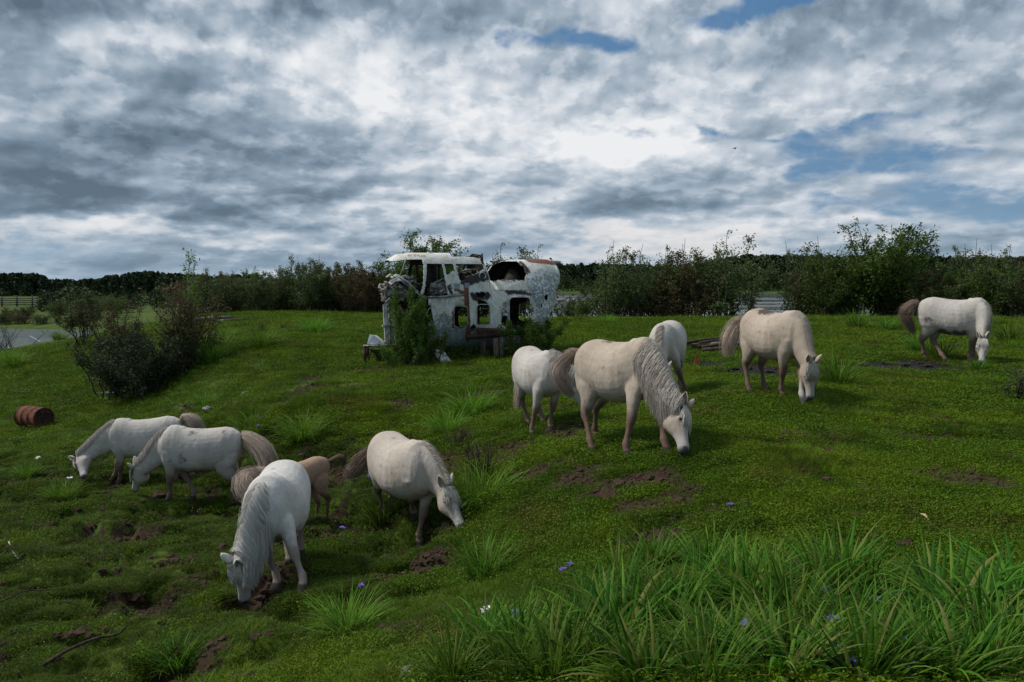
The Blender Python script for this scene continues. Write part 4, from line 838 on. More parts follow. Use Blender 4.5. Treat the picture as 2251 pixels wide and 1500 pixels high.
# far woods: one mass each
def wood(name, label, spots, seed, cols):
    rs = np.random.RandomState(seed); parts = []
    for (x, y, z, h, w_) in spots:
        n = int(200*rs.uniform(.8, 1.2)); con = rs.rand() < .55; u = rs.uniform(0, 1, n)**.8
        r = w_*((1-u)**.8 if con else np.sqrt(np.clip(1-(2*u-1)**2, .05, 1)))*(.35+.65*np.sqrt(rs.uniform(0, 1, n))); a = rs.uniform(0, 6.283, n)
        C = np.stack([x+r*np.cos(a), y+r*np.sin(a), z+h*(.02+.98*u)], 1); v, f, q = leafquads(C, h*.15, rs, .3, .7); parts.append((v, f, np.clip(q*.6+rs.uniform(0, .4), 0, 1)))
    V, F, A = merge(parts); m_ = leaf_mat(name+'_foliage', cols, .8, .05)
    o = mesh_np(name, V, F, [m_], attrs={'v': A}); tag(o, label, 'wood', kind='stuff'); return o
def wspots(seed, n, px0, px1, d0, d1, topf, w_=1.6):
    r = random.Random(seed); L = []
    for i in range(n):
        px = r.uniform(px0, px1); d = r.uniform(d0, d1); p = atd(px, d); top = topf(px)+r.uniform(-1, 9)*1.0; h = (CZ-p[2])+(622-top)*d/FPX; L.append((p[0], p[1], p[2]-.3, max(1.5, h), w_*r.uniform(.7, 1.3)*d/220))
    return L
DK = [(.018, .032, .016), (.030, .048, .022), (.045, .068, .030)]
wood('far_forest', 'dark spruce and birch wood closing the horizon at the left', wspots(1, 620, -260, 560, 190, 240, lambda px: float(np.interp(px, [-260, 0, 90, 110, 200, 290, 340, 440, 560], [598, 600, 600, 611, 612, 597, 596, 603, 602]))), 3, DK)
wood('distant_forest', 'dark distant wood beyond the river at the right', wspots(2, 800, 1180, 2700, 290, 360, lambda px: float(np.interp(px, [1180, 1330, 1500, 1560, 1640, 1740, 2250, 2700], [578, 580, 582, 572, 560, 562, 566, 566])), 2.0), 4, DK)
wood('bank_thicket', 'pale green thicket along the far river bank', wspots(3, 190, 1240, 2300, 222, 240, lambda px: 608+5*math.sin(px*.02), 1.7), 6, [(.022, .042, .014), (.036, .062, .020), (.05, .08, .028)])
wood('creek_thicket', 'low grey green willow thicket behind the creek fence', wspots(4, 60, 90, 480, 95, 135, lambda px: 632+6*math.sin(px*.03), 3.0), 7, [(.022, .034, .014), (.036, .052, .022), (.05, .07, .034)])
# ------------------------------------------------------------------ fence, barrel, debris
def box_bm(bm, c, ex, ey, ez, ax=None, mi=0):
    """box centred at c with half extents along the columns of ax"""
    A = np.eye(3) if ax is None else np.asarray(ax); vs = []
    for sx in (-1, 1):
        for sy in (-1, 1):
            for sz in (-1, 1): vs.append(bm.verts.new(Vector(np.asarray(c)+A[0]*ex*sx+A[1]*ey*sy+A[2]*ez*sz)))
    for q in ((0, 1, 3, 2), (4, 6, 7, 5), (0, 4, 5, 1), (2, 3, 7, 6), (0, 2, 6, 4), (1, 5, 7, 3)):
        f = bm.faces.new([vs[i] for i in q]); f.material_index = mi
def wood_mat(name, c0, c1):
    m_, t, out = mat(name); oc = t.node('ShaderNodeTexCoord').outputs['Object']; n = t.noise(t.v('MULTIPLY', oc, (6, 6, 1)), 5, 6, .7)
    principled(t, out, t.mix(t.ramp(n, .35, .65), c0, c1), .9, spec=.15, bump=n, bstr=.5, bdist=.01); return m_
GREYW = wood_mat('grey_weathered_wood', (.10, .095, .09), (.26, .25, .24)); BROWNW = wood_mat('brown_rotten_wood', (.03, .022, .018), (.10, .075, .06)); CHAR = wood_mat('charred_wood', (.01, .01, .01), (.05, .045, .042))
ORG = wood_mat('fresh_orange_wood', (.20, .06, .02), (.42, .16, .06))
def rust_mat(name, a, b, c, sc_=6):
    m_, t, out = mat(name); oc = t.node('ShaderNodeTexCoord').outputs['Object']; n = t.noise(oc, sc_, 7, .65); n2 = t.noise(oc, sc_*6, 4, .6)
    cc = t.mix(t.ramp(n, .38, .60), a, b); cc = t.mix(t.m('MULTIPLY', t.ramp(n2, .5, .7), .6), cc, c); principled(t, out, cc, .85, spec=.25, bump=t.m('ADD', n, t.m('MULTIPLY', n2, .4)), bstr=.5, bdist=.01); return m_
RUST = rust_mat('rust', (.055, .022, .014), (.17, .060, .030), (.10, .045, .03)); RUSTD = rust_mat('dark_rust', (.030, .018, .015), (.085, .042, .032), (.05, .03, .025))
FENW = wood_mat('dark_grey_wood', (.05, .048, .045), (.15, .14, .135))
# fence round the far paddock
fr = empty('paddock_fence', tuple(atd(60, 118)), 0, label='weathered grey log fence of a paddock far off at the left edge', cat='fence'); o0 = np.array(fr.location)
r = random.Random(4); prev = None
FP = [(-120, 118), (-80, 118), (-35, 118), (5, 118), (38, 118), (72, 118), (100, 119), (124, 121), (126, 128), (116, 136), (100, 144)]
for i, (px, d) in enumerate(FP):
    p = atd(px, d)-o0; h = 1.55+r.uniform(-.1, .35); bm = bmesh.new(); tube_bm(bm, [(p[0], p[1], p[2]-.2), (p[0]+.03, p[1], p[2]+h)], [.11, .09], 7); bmo('post', bm, FENW, fr)
    if prev is not None:
        for kz in (.3, .62, .92, 1.22):
            bm = bmesh.new(); tube_bm(bm, [prev+np.array([-.2, 0, kz+r.uniform(-.06, .06)]), (prev+p)/2+np.array([0, 0, kz-.03]), p+np.array([.2, 0, kz+r.uniform(-.06, .06)])], [.07, .065, .055], 6); bmo('rail', bm, FENW, fr)
    prev = p
# oil barrel
def barrel():
    g = gnd(76, 936); e = empty('barrel', (g[0], g[1], g[2]+.0), R(-28), label='rusty oil barrel lying on its side in the marsh grass at the left', cat='barrel')
    R_ = .29; L_ = .88; prof = [(-.44, R_*.90), (-.44, R_*1.02), (-.425, R_*1.03), (-.42, R_)]
    for c in (-.15, .15): prof += [(c-.03, R_), (c-.012, R_*1.05), (c+.012, R_*1.05), (c+.03, R_)]
    prof += [(.42, R_), (.425, R_*1.03), (.44, R_*1.02), (.44, R_*.92), (.425, R_*.91)]
    seg = 32; bm = bmesh.new(); rows = []
    for x, rr_ in prof: rows.append([bm.verts.new((x, rr_*math.cos(2*math.pi*j/seg)*(1+.02*math.sin(3*j)), rr_*math.sin(2*math.pi*j/seg)+R_*.80)) for j in range(seg)])
    for i in range(len(rows)-1):
        for j in range(seg): bm.faces.new((rows[i][j], rows[i][(j+1) % seg], rows[i+1][(j+1) % seg], rows[i+1][j]))
    bm.faces.new(rows[0][::-1]); bmo('barrel_body', bm, RUST, e)
    bm = bmesh.new(); vs = [bm.verts.new((.423, R_*.915*math.cos(2*math.pi*j/seg), R_*.915*math.sin(2*math.pi*j/seg)+R_*.8)) for j in range(seg)]; bm.faces.new(vs); bmo('lid', bm, RUSTD, e, False)
    bm = bmesh.new(); tube_bm(bm, [(.42, .1, R_*1.3), (.445, .1, R_*1.3)], [.035, .033], 10); bmo('bung', bm, RUST, e)
    e.scale = (1.02, 1.02, 1.02)
barrel()
def stone(px, py, s, label, seed=0, c=((.10, .10, .105), (.26, .26, .27))):
    m_, t, out = mat('stone'); oc = t.node('ShaderNodeTexCoord').outputs['Object']; n = t.noise(oc, 9, 8, .7); principled(t, out, t.mix(t.ramp(n, .3, .7), *c), .9, bump=n, bstr=1.0, bdist=.02)
    bm = bmesh.new(); bmesh.ops.create_icosphere(bm, subdivisions=4, radius=1)
    co = np.array([v.co for v in bm.verts]); q = 1+.55*(fbm(co[:, 0]*1.5+seed, co[:, 1]*1.5+co[:, 2]*1.7, seed, 4)-.5)+.15*(vn(co[:, 0]*7, co[:, 2]*7+co[:, 1]*5, seed)-.5)
    for v, k in zip(bm.verts, q): v.co = Vector((v.co.x*s*1.2*k, v.co.y*s*k, v.co.z*s*.62*k))
    o = bmo('stone', bm, m_, None, True); g = gnd(px, py); o.location = (g[0], g[1], g[2]+s*.25); o.rotation_euler = (0, 0, seed); tag(o, label, 'stone'); return o
stone(907, 1484, .058, 'rough grey rock on the bottom edge left of the tussocks', 3)
stone(456, 902, .11, 'small grey stone beside the upright clump in the left hollow', 5)
stone(540, 868, .10, 'flat pale stone on the slope right of the big dark bush', 8)
def stick(pts, rads, m_, label, name='branch', cat='branch'):
    P0 = gnd(*pts[0][:2]); bm = bmesh.new(); W = []
    for q in pts: g = gnd(q[0], q[1]); W.append(g-P0+np.array([0, 0, q[2]]))
    # smooth it
    W = np.array(W); f = np.linspace(0, len(W)-1, 14); S_ = np.stack([np.interp(f, range(len(W)), W[:, k]) for k in range(3)], 1); S_[1:-1] = (S_[:-2]+S_[1:-1]*2+S_[2:])/4
    tube_bm(bm, S_, list(np.interp(f, range(len(rads)), rads)), 7); o = bmo(name, bm, m_, None, True); o.location = P0; tag(o, label, cat); return o
stick([(95,1475,.05),(150,1445,.07),(215,1422,.09),(262,1412,.07),(285,1392,.10)], [.016, .015, .013, .011, .005], BROWNW, 'long bent brown branch lying in the bottom left grass')
stick([(2,1335,.06),(55,1310,.06),(140,1303,.04)], [.009, .008, .005], BROWNW, 'thin twig at the left edge above the bent branch')
WB = mat('bleached_wood'); principled(WB[1], WB[2], (.55, .53, .48), .8)
stick([(19,1198,.05),(30,1225,.06),(47,1243,.04)], [.010, .012, .006], WB[0], 'short bleached white stick near the left edge')
DL = mat('dry_leaf'); principled(DL[1], DL[2], (.42, .34, .20), .7)
stick([(2022,1137,.03),(2033,1146,.05),(2042,1149,.02)], [.004, .012, .003], DL[0], 'pale curled dry leaf on the dark turf at the right', 'dry_leaf', 'leaf')
stick([(1235,968,.02),(1250,955,.04),(1262,942,.03)], [.01, .012, .006], BROWNW, 'short stick on the bare earth left of the big cream pony')
# small orange sapwood splinter in the marsh
bm = bmesh.new(); tube_bm(bm, [(0, 0, -.05), (.01, 0, .06), (.03, .01, .13)], [.03, .026, .004], 6); o = bmo('stump', bm, rust_mat('red_stub', (.12, .04, .03), (.25, .10, .08), (.1, .05, .04)), None); o.location = gnd(298, 1192); tag(o, 'small reddish wooden stub sticking out of the hummocks', 'stump')
# stump with torn orange wood and log pile behind the cream pony
g = gnd(1533, 806); e = empty('torn_stump', tuple(g), 0, label='torn stump with bright orange splinters beside the ash patch', cat='stump'); r = random.Random(6)
bm = bmesh.new(); tube_bm(bm, [(0, 0, -.05), (0, 0, .07)], [.12, .09], 9); bmo('base', bm, BROWNW, e)
bm = bmesh.new()
for k in range(16): a = r.uniform(0, 6.28); q = r.uniform(0, .07); tube_bm(bm, [(q*math.cos(a), q*math.sin(a), .03), (q*1.2*math.cos(a), q*1.2*math.sin(a), r.uniform(.12, .34))], [.02, .003], 4, False)
bmo('splinters', bm, ORG, e)
def logpile(px, py, n, L_, label, seed, m_, name='log', flat=.35, dy=.5, rad=.05, dirx=0):
    g0 = gnd(px, py); r = random.Random(seed)
    for i in range(n):
        a = dirx+r.uniform(-flat, flat); l = L_*r.uniform(.6, 1.1); c = g0+np.array([r.uniform(-.4, .4)*L_, r.uniform(-dy, dy), 0]); dv = np.array([math.cos(a), math.sin(a), 0])*l/2; z = float(H(c[0:1], c[1:2])[0]); lift = .04+.09*(i % 3)
        bm = bmesh.new(); rd = rad*r.uniform(.7, 1.3); tube_bm(bm, [(-dv[0], -dv[1], lift), (-dv[0]*.2, -dv[1]*.2, lift+.05), (dv[0], dv[1], lift+r.uniform(0, .12))], [rd, rd*.9, rd*.6], 7); o = bmo(name, bm, m_[i % len(m_)], None)
        o.location = (c[0], c[1], z); tag(o, label[i], 'log', 'fallen wood on the meadow')
logpile(1575, 773, 7, 1.5, ['dark log lowest in the wood pile behind the cream ponies', 'grey log across the wood pile behind the cream ponies', 'thin branch on top of the wood pile behind the cream ponies', 'crooked branch at the left of the wood pile behind the cream ponies', 'short log at the right end of the wood pile under the cream pony tail', 'bleached pole at the front of the wood pile', 'brown pole at the back of the wood pile'], 5, [BROWNW, GREYW, BROWNW], dirx=.25)
logpile(500, 708, 5, 2.0, ['grey plank on top of the small plank pile before the willow band', 'plank at the left of the small pile before the willow band', 'dark plank at the bottom of the small pile before the willow band', 'short plank at the right of the small pile before the willow band', 'crossing plank in the small pile before the willow band'], 7, [GREYW, BROWNW], 'plank', .25, .4, .07)
logpile(385, 716, 2, 1.2, ['dark plank lying behind the big dark bush', 'grey plank lying behind the big dark bush'], 8, [BROWNW, GREYW], 'plank', .3, .2, .06)
# white scrap by the creek
WP = mat('white_scrap'); principled(WP[1], WP[2], (.75, .76, .78), .5)
g = gnd(75, 757); bm = bmesh.new(); ax = [unit((.8, .1, -.5)), unit((.1, 1, .1)), unit((.5, -.1, .8))]; box_bm(bm, (0, 0, .22), .42, .03, .20, ax); bmesh.ops.bevel(bm, geom=bm.edges[:], offset=.01, segments=1); o = bmo('metal_sheet', bm, WP[0], None, False); o.location = g; tag(o, 'bright white metal sheet tilted at the edge of the creek', 'scrap')
# charred lumps in the ash patches
r = random.Random(12); k_ = 0
for (px, py) in [(1585,808),(1612,815),(1650,812),(1690,820),(1725,818),(1900,806),(1940,800),(1990,806),(2040,808),(1970,812)]:
    g = gnd(px, py); bm = bmesh.new(); l = r.uniform(.08, .2); a = r.uniform(0, 3); tube_bm(bm, [(-l*math.cos(a), -l*math.sin(a), .01), (0, 0, .04), (l*math.cos(a), l*math.sin(a), .02)], [.02, .035, .015], 6); o = bmo('charred_stick', bm, CHAR, None); o.location = g
    tag(o, 'black charred stick lying in the ash patch '+('between the ponies at the right' if px > 1800 else 'under the cream pony with the muddy back'), 'stick', 'charred sticks in the right ash patch' if px > 1800 else 'charred sticks in the left ash patch')
# pools of standing water in the marsh
PUD, t_, o_ = mat('puddle'); principled(t_, o_, (.03, .035, .02), .08, spec=.6)
for (px, py, rx, ry) in [(285,866,.9,.35),(95,862,1.1,.3),(240,835,.9,.3),(160,893,.5,.2)]:
    g = gnd(px, py); rs_ = np.random.RandomState(px); aa = np.linspace(0, 2*np.pi, 28, endpoint=False); rr_ = 1+.3*np.sin(aa*3+px)+.15*np.sin(aa*7); V = np.stack([rx*rr_*np.cos(aa), ry*rr_*np.sin(aa), 0*aa], 1)
    o = mesh_np('puddle', V, [list(range(28))], [PUD]); zz = H(V[:, 0]+g[0], V[:, 1]+g[1]); o.location = (g[0], g[1], float(np.percentile(zz, 60))); tag(o, kind='structure')
# birds
WF = mat('gull_white'); principled(WF[1], WF[2], (.75, .75, .75), .7); BF = mat('gull_dark'); principled(BF[1], BF[2], (.02, .02, .022), .6); GF = mat('gull_grey'); principled(GF[1], GF[2], (.38, .39, .41), .7); BK = mat('gull_bill'); principled(BK[1], BK[2], (.25, .05, .03), .5)
def gull(P0):
    e = empty('gull', tuple(P0), R(180), label='small gull with a dark head standing on top of the wreck tail', cat='gull')
    bd = [(-.20, .0, .115, .004), (-.15, 0, .115, .022), (-.08, 0, .115, .045), (0, 0, .12, .058), (.07, 0, .135, .052), (.11, 0, .165, .034), (.125, 0, .20, .030), (.14, 0, .222, .032), (.165, 0, .222, .024), (.18, 0, .218, .008)]
    bm = bmesh.new(); tube_bm(bm, [b[:3] for b in bd], [b[3] for b in bd], 12); me = bmo('body', bm, [WF[0], BF[0]], e)
    for p_ in me.data.polygons:
        if p_.center.x > .115 and p_.center.z > .19: p_.material_index = 1
    for s in (-1, 1):
        bm = bmesh.new(); v = [(-.24, .012*s, .115), (-.10, .050*s, .145), (.05, .058*s, .145), (.07, .056*s, .11), (-.08, .054*s, .10)]; f = [bm.verts.new(q) for q in v]; bm.faces.new(f); q = bmo('wing', bm, GF[0], e, False); md = q.modifiers.new('t', 'SOLIDIFY'); md.thickness = .012
        bm = bmesh.new(); tube_bm(bm, [(.0, .02*s, .08), (.005, .02*s, 0), (.03, .02*s, 0)], [.005, .004, .004], 5); bmo('leg', bm, BK[0], e)
    bm = bmesh.new(); tube_bm(bm, [(.175, 0, .218), (.215, 0, .208)], [.007, .002], 6); bmo('bill', bm, BK[0], e)
def flyer():
    P0 = ctl(1615, 327, 60); e = empty('flying_bird', tuple(P0), .6, label='tiny dark bird flying in the sky at the right', cat='bird')
    bm = bmesh.new(); tube_bm(bm, [(-.16, 0, 0), (-.05, 0, .01), (.05, 0, .01), (.11, 0, .02), (.15, 0, .01)], [.01, .035, .04, .025, .003], 8); bmo('body', bm, BF[0], e)
    for s in (-1, 1):
        bm = bmesh.new(); f = [bm.verts.new(q) for q in [(.05, .02*s, .02), (.06, .16*s, .10), (-.05, .30*s, .06), (-.03, .14*s, .08), (-.04, .02*s, .02)]]; bm.faces.new(f); q = bmo('wing', bm, BF[0], e, False); md = q.modifiers.new('t', 'SOLIDIFY'); md.thickness = .008
flyer()
# ------------------------------------------------------------------ the wrecked helicopter
TH = R(22); DH = np.array([math.cos(TH), math.sin(TH), 0]); NHh = np.array([-math.sin(TH), math.cos(TH), 0]); HW = 1.02
HP = ctl(1000, 782, 23.2); HP[2] = float(H(HP[0:1], HP[1:2])[0])
HO = HP+NHh*HW
def hz(u, v, y=-HW):      # enlarged-photo coordinates -> local (x, y, z) on the vertical plane y = const of the fuselage
    r = ray(780+u*.231, 500+v*.231); o = np.array([0, 0, CZ]); pl = HO+NHh*y; k = ((pl-o)@NHh)/(r@NHh); q = o+r*k-HO
    return np.array([q@DH, y, q[2]])
def hp2(L, y=-HW): return np.array([hz(u, v, y)[[0, 2]] for u, v in L])
def inpoly(x, z, P):
    c = np.zeros(x.shape, bool); j = len(P)-1
    for i in range(len(P)):
        xi, zi = P[i]; xj, zj = P[j]
        c ^= ((zi > z) != (zj > z)) & (x < (xj-xi)*(z-zi)/(zj-zi+1e-12)+xi); j = i
    return c
def rrect(u0, v0, u1, v1, r=28):
    P = []
    for cx, cy, a0 in ((u1-r, v0+r, -90), (u1-r, v1-r, 0), (u0+r, v1-r, 90), (u0+r, v0+r, 180)):
        for k in range(5): a = R(a0+k*22.5); P.append((cx+r*math.cos(a), cy+r*math.sin(a)))
    return P
def skin_mat():
    m_, t, out = mat('flaking_paint')
    oc = t.node('ShaderNodeTexCoord').outputs['Object']; n1 = t.noise(oc, 3.2, 6, .62); n2 = t.noise(oc, 11, 6, .7); n3 = t.noise(t.v('ADD', oc, (4, 2, 7)), 26, 4, .7)
    run = t.noise(t.v('MULTIPLY', oc, (9, 9, 1.2)), 2.2, 4, .6)
    gr = t.attr('grey').outputs['Fac']; so_ = t.attr('soot').outputs['Fac']; ru = t.attr('rust').outputs['Fac']; se = t.attr('seam').outputs['Fac']
    paint = t.mix(t.ramp(n1, .35, .65), (.76, .74, .66), (.54, .54, .46)); paint = t.mix(t.m('MULTIPLY', t.ramp(run, .45, .7), .45), paint, (.26, .27, .24))
    white = t.mix(n2, (.80, .80, .79), (.62, .64, .65)); bare = t.mix(t.ramp(n2, .3, .7), (.16, .21, .24), (.27, .33, .36))
    ch = t.ramp(t.m('ADD', t.m('MULTIPLY', n2, .75), t.m('MULTIPLY', n3, .35)), t.m('SUBTRACT', .66, t.m('MULTIPLY', gr, .17)), t.m('SUBTRACT', .69, t.m('MULTIPLY', gr, .17)))
    c = t.mix(t.ramp(n1, .5, .56), paint, white); c = t.mix(ch, c, bare)
    rf = t.m('ADD', ru, t.m('MULTIPLY', t.ramp(n2, .60, .72), .36)); c = t.mix(t.ramp(t.m('ADD', rf, t.m('MULTIPLY', t.m('SUBTRACT', n3, .5), 1.0)), .42, .62), c, t.mix(n2, (.22, .08, .04), (.13, .055, .045)))
    st_n = t.noise(t.v('ADD', t.v('MULTIPLY', oc, (1, 1, .4)), (8, 1, 3)), 4.5, 6, .68); c = t.mix(t.m('MULTIPLY', t.ramp(st_n, .52, .68), .40), c, (.16, .125, .10))
    c = t.mix(t.ramp(t.m('ADD', so_, t.m('MULTIPLY', t.m('SUBTRACT', n2, .5), 1.5)), .38, .72), c, (.030, .027, .028))
    c = t.mix(t.m('MULTIPLY', se, .75), c, (.05, .045, .045))
    h = t.m('SUBTRACT', t.m('ADD', t.m('MULTIPLY', n1, 1.0), t.m('MULTIPLY', n3, .15)), t.m('MULTIPLY', se, .3))
    principled(t, out, c, .62, spec=.35, bump=h, bstr=.5, bdist=.03); return m_
SKIN = skin_mat(); INNER = rust_mat('burnt_interior', (.020, .019, .017), (.055, .048, .040), (.07, .05, .04), 4)
ALU = rust_mat('scorched_aluminium', (.09, .085, .08), (.36, .36, .35), (.10, .07, .05), 5); MESS = rust_mat('molten_metal', (.045, .036, .030), (.50, .47, .44), (.14, .10, .07), 7)
hel = empty('helicopter_wreck', tuple(HO), TH, label='burnt out shell of a helicopter with flaking white and grey paint', cat='helicopter')
TOP = [(385,306),(400,290),(480,246),(600,232),(960,234),(1180,236),(1240,256),(1290,325),(1312,400),(1326,470),(1345,500),(1375,495),(1392,420),(1440,352),(1520,316),(1600,303),(1700,300),(1850,292),(1950,297),(2005,320),(2035,360),(2052,420),(2056,470)]
BOT = [(385,1100),(640,1130),(700,1172),(800,1190),(1000,1196),(1200,1192),(1400,1178),(1600,1150),(1750,1100),(1850,1030),(1915,920),(1955,820),(1985,700),(1995,600),(2020,572),(2040,545),(2056,490)]
tp = hp2(TOP); bt = hp2(BOT)
def build_hull():
    x0, x1 = tp[0, 0], tp[-1, 0]; ns = 300; nt = 400; S = np.linspace(x0, x1, ns)
    zt = np.interp(S, tp[:, 0], tp[:, 1]); zb = np.interp(S, bt[:, 0], bt[:, 1]); zt_s = np.convolve(np.pad(zt, 3, 'edge'), np.ones(7)/7, 'valid')
    hgt = (zt-zb); full = hgt.max(); xs = hz(1330, 500)[0]
    wdt = HW*np.clip(1-(np.clip(S-hz(1600, 600)[0], 0, 9)/(x1-hz(1600, 600)[0]))**2.2*.62, .1, 1)*np.interp(S, [x0, x0+.35, x0+.9], [.62, .86, 1])
    wdt[-8:] *= np.linspace(1, .55, 8)
    A = np.linspace(0, 2*np.pi, nt, endpoint=False); ca, sa = np.cos(A), np.sin(A)
    zc = zb+hgt*np.interp(S, [xs-.4, xs+.4], [.46, .40])
    up = sa > 0; eu = np.interp(S, [xs-.1, xs+.3], [.50, .80])[:, None]; el = .62
    ex = np.where(up[None], eu, el); X = np.repeat(S[:, None], nt, 1)
    Y = np.sign(ca)[None]*np.abs(ca)[None]**ex*wdt[:, None]; Z = zc[:, None]+np.sign(sa)[None]*np.abs(sa)[None]**ex*np.where(up[None], (zt-zc)[:, None], (zc-zb)[:, None])
    # tumble-home: upper cabin narrows
    Y = Y*(1-.16*sstep(.55, 1.0, (Z-zb[:, None])/hgt[:, None]))
    den = .022*(fbm(X*2.1+3, Z*2.1+Y, 8, 3)-.5)*2+.006*(vn(X*9, Z*9+Y*3, 4)-.5); Y = Y*(1+den)
    jx = .035*(fbm(X*9, Z*9+Y*2, 12, 3)-.5)*2; jz = .035*(fbm(X*9+50, Z*9+Y*2, 13, 3)-.5)*2
    near = Y < 0; 
    def inp(P, y=-HW, jit=0, flip=0): return inpoly(X+jx*jit-flip, Z+jz*jit, hp2(P, y))
    keepP = [[(385,300),(420,270),(480,240),(600,225),(720,222),(962,228),(962,268),(900,280),(760,280),(700,287),(660,294),(560,300),(480,310),(410,318)],
      [(950,225),(1190,230),(1250,250),(1300,330),(1325,400),(1300,445),(1250,412),(1242,335),(1205,270),(1150,250),(955,264)],
      [(676,280),(716,280),(698,420),(668,600),(656,660),(622,660),(648,560),(664,400)], [(838,275),(866,275),(886,450),(910,660),(884,660),(864,520)], [(942,255),(968,255),(990,400),(1010,525),(988,530),(962,420)],
      [(872,470),(950,412),(968,428),(1003,515),(1100,470),(1190,428),(1250,396),(1320,420),(1320,500),(1345,545),(1345,662),(886,662),(872,520)]]
    cab = inp([(300,150),(1345,150),(1345,655),(300,655)])
    keep = np.zeros_like(cab)
    for P in keepP: keep |= inp(P, jit=.15)
    keepf = np.zeros_like(cab)     # far side of the cockpit: same frame, less sill
    for P in keepP[:5]: keepf |= inp(P, jit=.15)
    lowf = Z < hz(640, 640)[2]
    dele = np.where(near, cab & ~keep, cab & ~(keepf | lowf))
    roofz = hz(700, 262)[2]
    roof = (np.abs(Y) < wdt[:, None]*.80) & (Z > roofz-.25)
    rf_open = (X > hz(965, 240)[0]) & (X < hz(1235, 240)[0]) & (np.abs(Y) < wdt[:, None]*.62)   # burnt-through roof at the rear
    xr = (X-hz(965, 240)[0]); dele = np.where(roof & (X < hz(1300, 300)[0]), rf_open | (fbm(X*3, Y*3, 33, 3)+.10*xr > .83), dele)
    # front: nothing of this shell in front of the slanted bulkhead line
    fl = inp([(0,318),(0,1500),(715,1500),(712,1050),(700,950),(655,870),(622,760),(628,700),(640,655),(620,655),(640,560),(655,400),(670,294),(480,312),(385,320)])
    dele |= fl & (Z < hz(500, 305)[2]) & ~(keep & near) & ~(keepf & ~near)
    bot_front = (X < hz(700, 1000)[0]) & (Z < hz(640, 660)[2]); dele |= bot_front
    drum = [(1318,560),(1345,545),(1372,548),(1400,497),(1450,500),(1520,492),(1600,500),(1640,498),(1662,450),(1655,370),(1620,325),(1560,314),(1480,330),(1405,400),(1370,440),(1318,440)]
    dele |= inp(drum, jit=.9) & near & (Z > hz(1500, 505)[2])
    dele |= (X > hz(1345, 500)[0]) & (X < hz(1600, 500)[0]) & (Y < wdt[:, None]*.15) & (Z > hz(1450, 430)[2]) & (X+.5*Y < hz(1490, 400)[0]+ .3*(Z-hz(1500,400)[2]))
    dele |= (X > hz(1318, 500)[0]) & (X < hz(1392, 500)[0]) & (Z > hz(1350, 500)[2])
    for P, j in ((rrect(948, 757, 1070, 948), .1), (rrect(1165, 738, 1282, 928), .25), (rrect(1470, 668, 1672, 985, 45), .15), ([(1385,880),(1410,862),(1464,868),(1466,965),(1440,950),(1400,925)], .8), ([(628,752),(722,762),(752,925),(664,884),(636,830)], .3),
                 ([(1825,650),(1855,648),(1856,690),(1828,694)], .2), ([(1900,812),(1926,810),(1926,848),(1902,850)], .2), ([(1782,730),(1796,732),(1794,772),(1782,770)], .3), ([(1150,632),(1200,626),(1250,634),(1245,656),(1160,656)], .8), (rrect(780, 1080, 862, 1160, 12), .3),
                 ([(1100,960),(1130,930),(1150,935),(1140,990),(1105,1000)], .9)):
        dele |= inp(P, jit=j) & near
    sh = .80
    for P in (rrect(1165, 738, 1282, 928), rrect(948, 757, 1070, 948), rrect(1560, 700, 1660, 880)): dele |= inpoly(X-sh, Z+.12, hp2(P)) & ~near
    # attributes
    def soft(P, w=.10): 
        m0 = np.zeros(X.shape)
        for dx, dz in ((0, 0), (w, 0), (-w, 0), (0, w), (0, -w), (.7*w, .7*w), (-.7*w, .7*w), (.7*w, -.7*w), (-.7*w, -.7*w)): m0 += inpoly(X+dx, Z+dz, hp2(P))
        return m0/9
    nearf = near.astype(float)
    soot = np.maximum.reduce([soft([(1000,500),(1180,430),(1290,400),(1300,520),(1200,520),(1100,560),(1020,560)], .08), soft([(1085,625),(1280,610),(1300,650),(1270,690),(1120,700)], .06), soft([(1440,595),(1640,590),(1670,640),(1450,650)], .06)*.8,
        soft([(1380,720),(1470,650),(1480,960),(1390,940),(1370,850)], .08)*.55, soft([(1370,470),(1660,480),(1660,520),(1380,520)], .06)*.7, soft([(1640,440),(1690,330),(1700,480)], .05)*.6, soft([(870,560),(920,520),(940,640),(900,650)], .05)*.8,soft([(1600,300),(1660,310),(1720,380),(1690,460),(1650,480)], .06)*.7, soft([(940,720),(1090,700),(1090,780),(1060,752),(950,752)],.05)*.5])*nearf
    soot = np.maximum(soot, .24*sstep(.50, .72, fbm(X*2.5, Z*2.5, 91, 3)))
    grey = np.maximum.reduce([soft([(640,900),(1100,930),(1440,1000),(1440,1200),(640,1200)], .12)*1.2, soft([(770,830),(860,800),(940,870),(950,960),(800,980)], .05), soft([(1690,460),(2060,400),(2060,620),(1990,900),(1850,1100),(1700,1100),(1720,800),(1650,600)], .1)*.8, soft([(640,700),(780,720),(760,800),(650,760)], .05)*.6])
    lines = [((1075, 640), (1085, 1100), .022), ((1290, 430), (1300, 680), .008), ((1330, 602), (1990, 600), .008), ((900, 655), (1045, 640), .03), ((640, 662), (900, 660), .03), ((1660, 480), (1700, 1050), .008), ((1100, 800), (1160, 800), .006), ((715, 955), (1090, 1010), .008), ((1690, 640), (2000, 590), .008), ((870, 800), (940, 1180), .006)]
    seam = np.zeros(X.shape); rust = np.zeros(X.shape)
    for a, b, w_ in lines:
        a = hz(*a)[[0, 2]]; b = hz(*b)[[0, 2]]; ab = b-a; k = np.clip(((X-a[0])*ab[0]+(Z-a[1])*ab[1])/(ab@ab), 0, 1); dd = np.hypot(X-a[0]-k*ab[0], Z-a[1]-k*ab[1])
        seam = np.maximum(seam, sstep(w_*1.6, w_*.5, dd)*1.0)
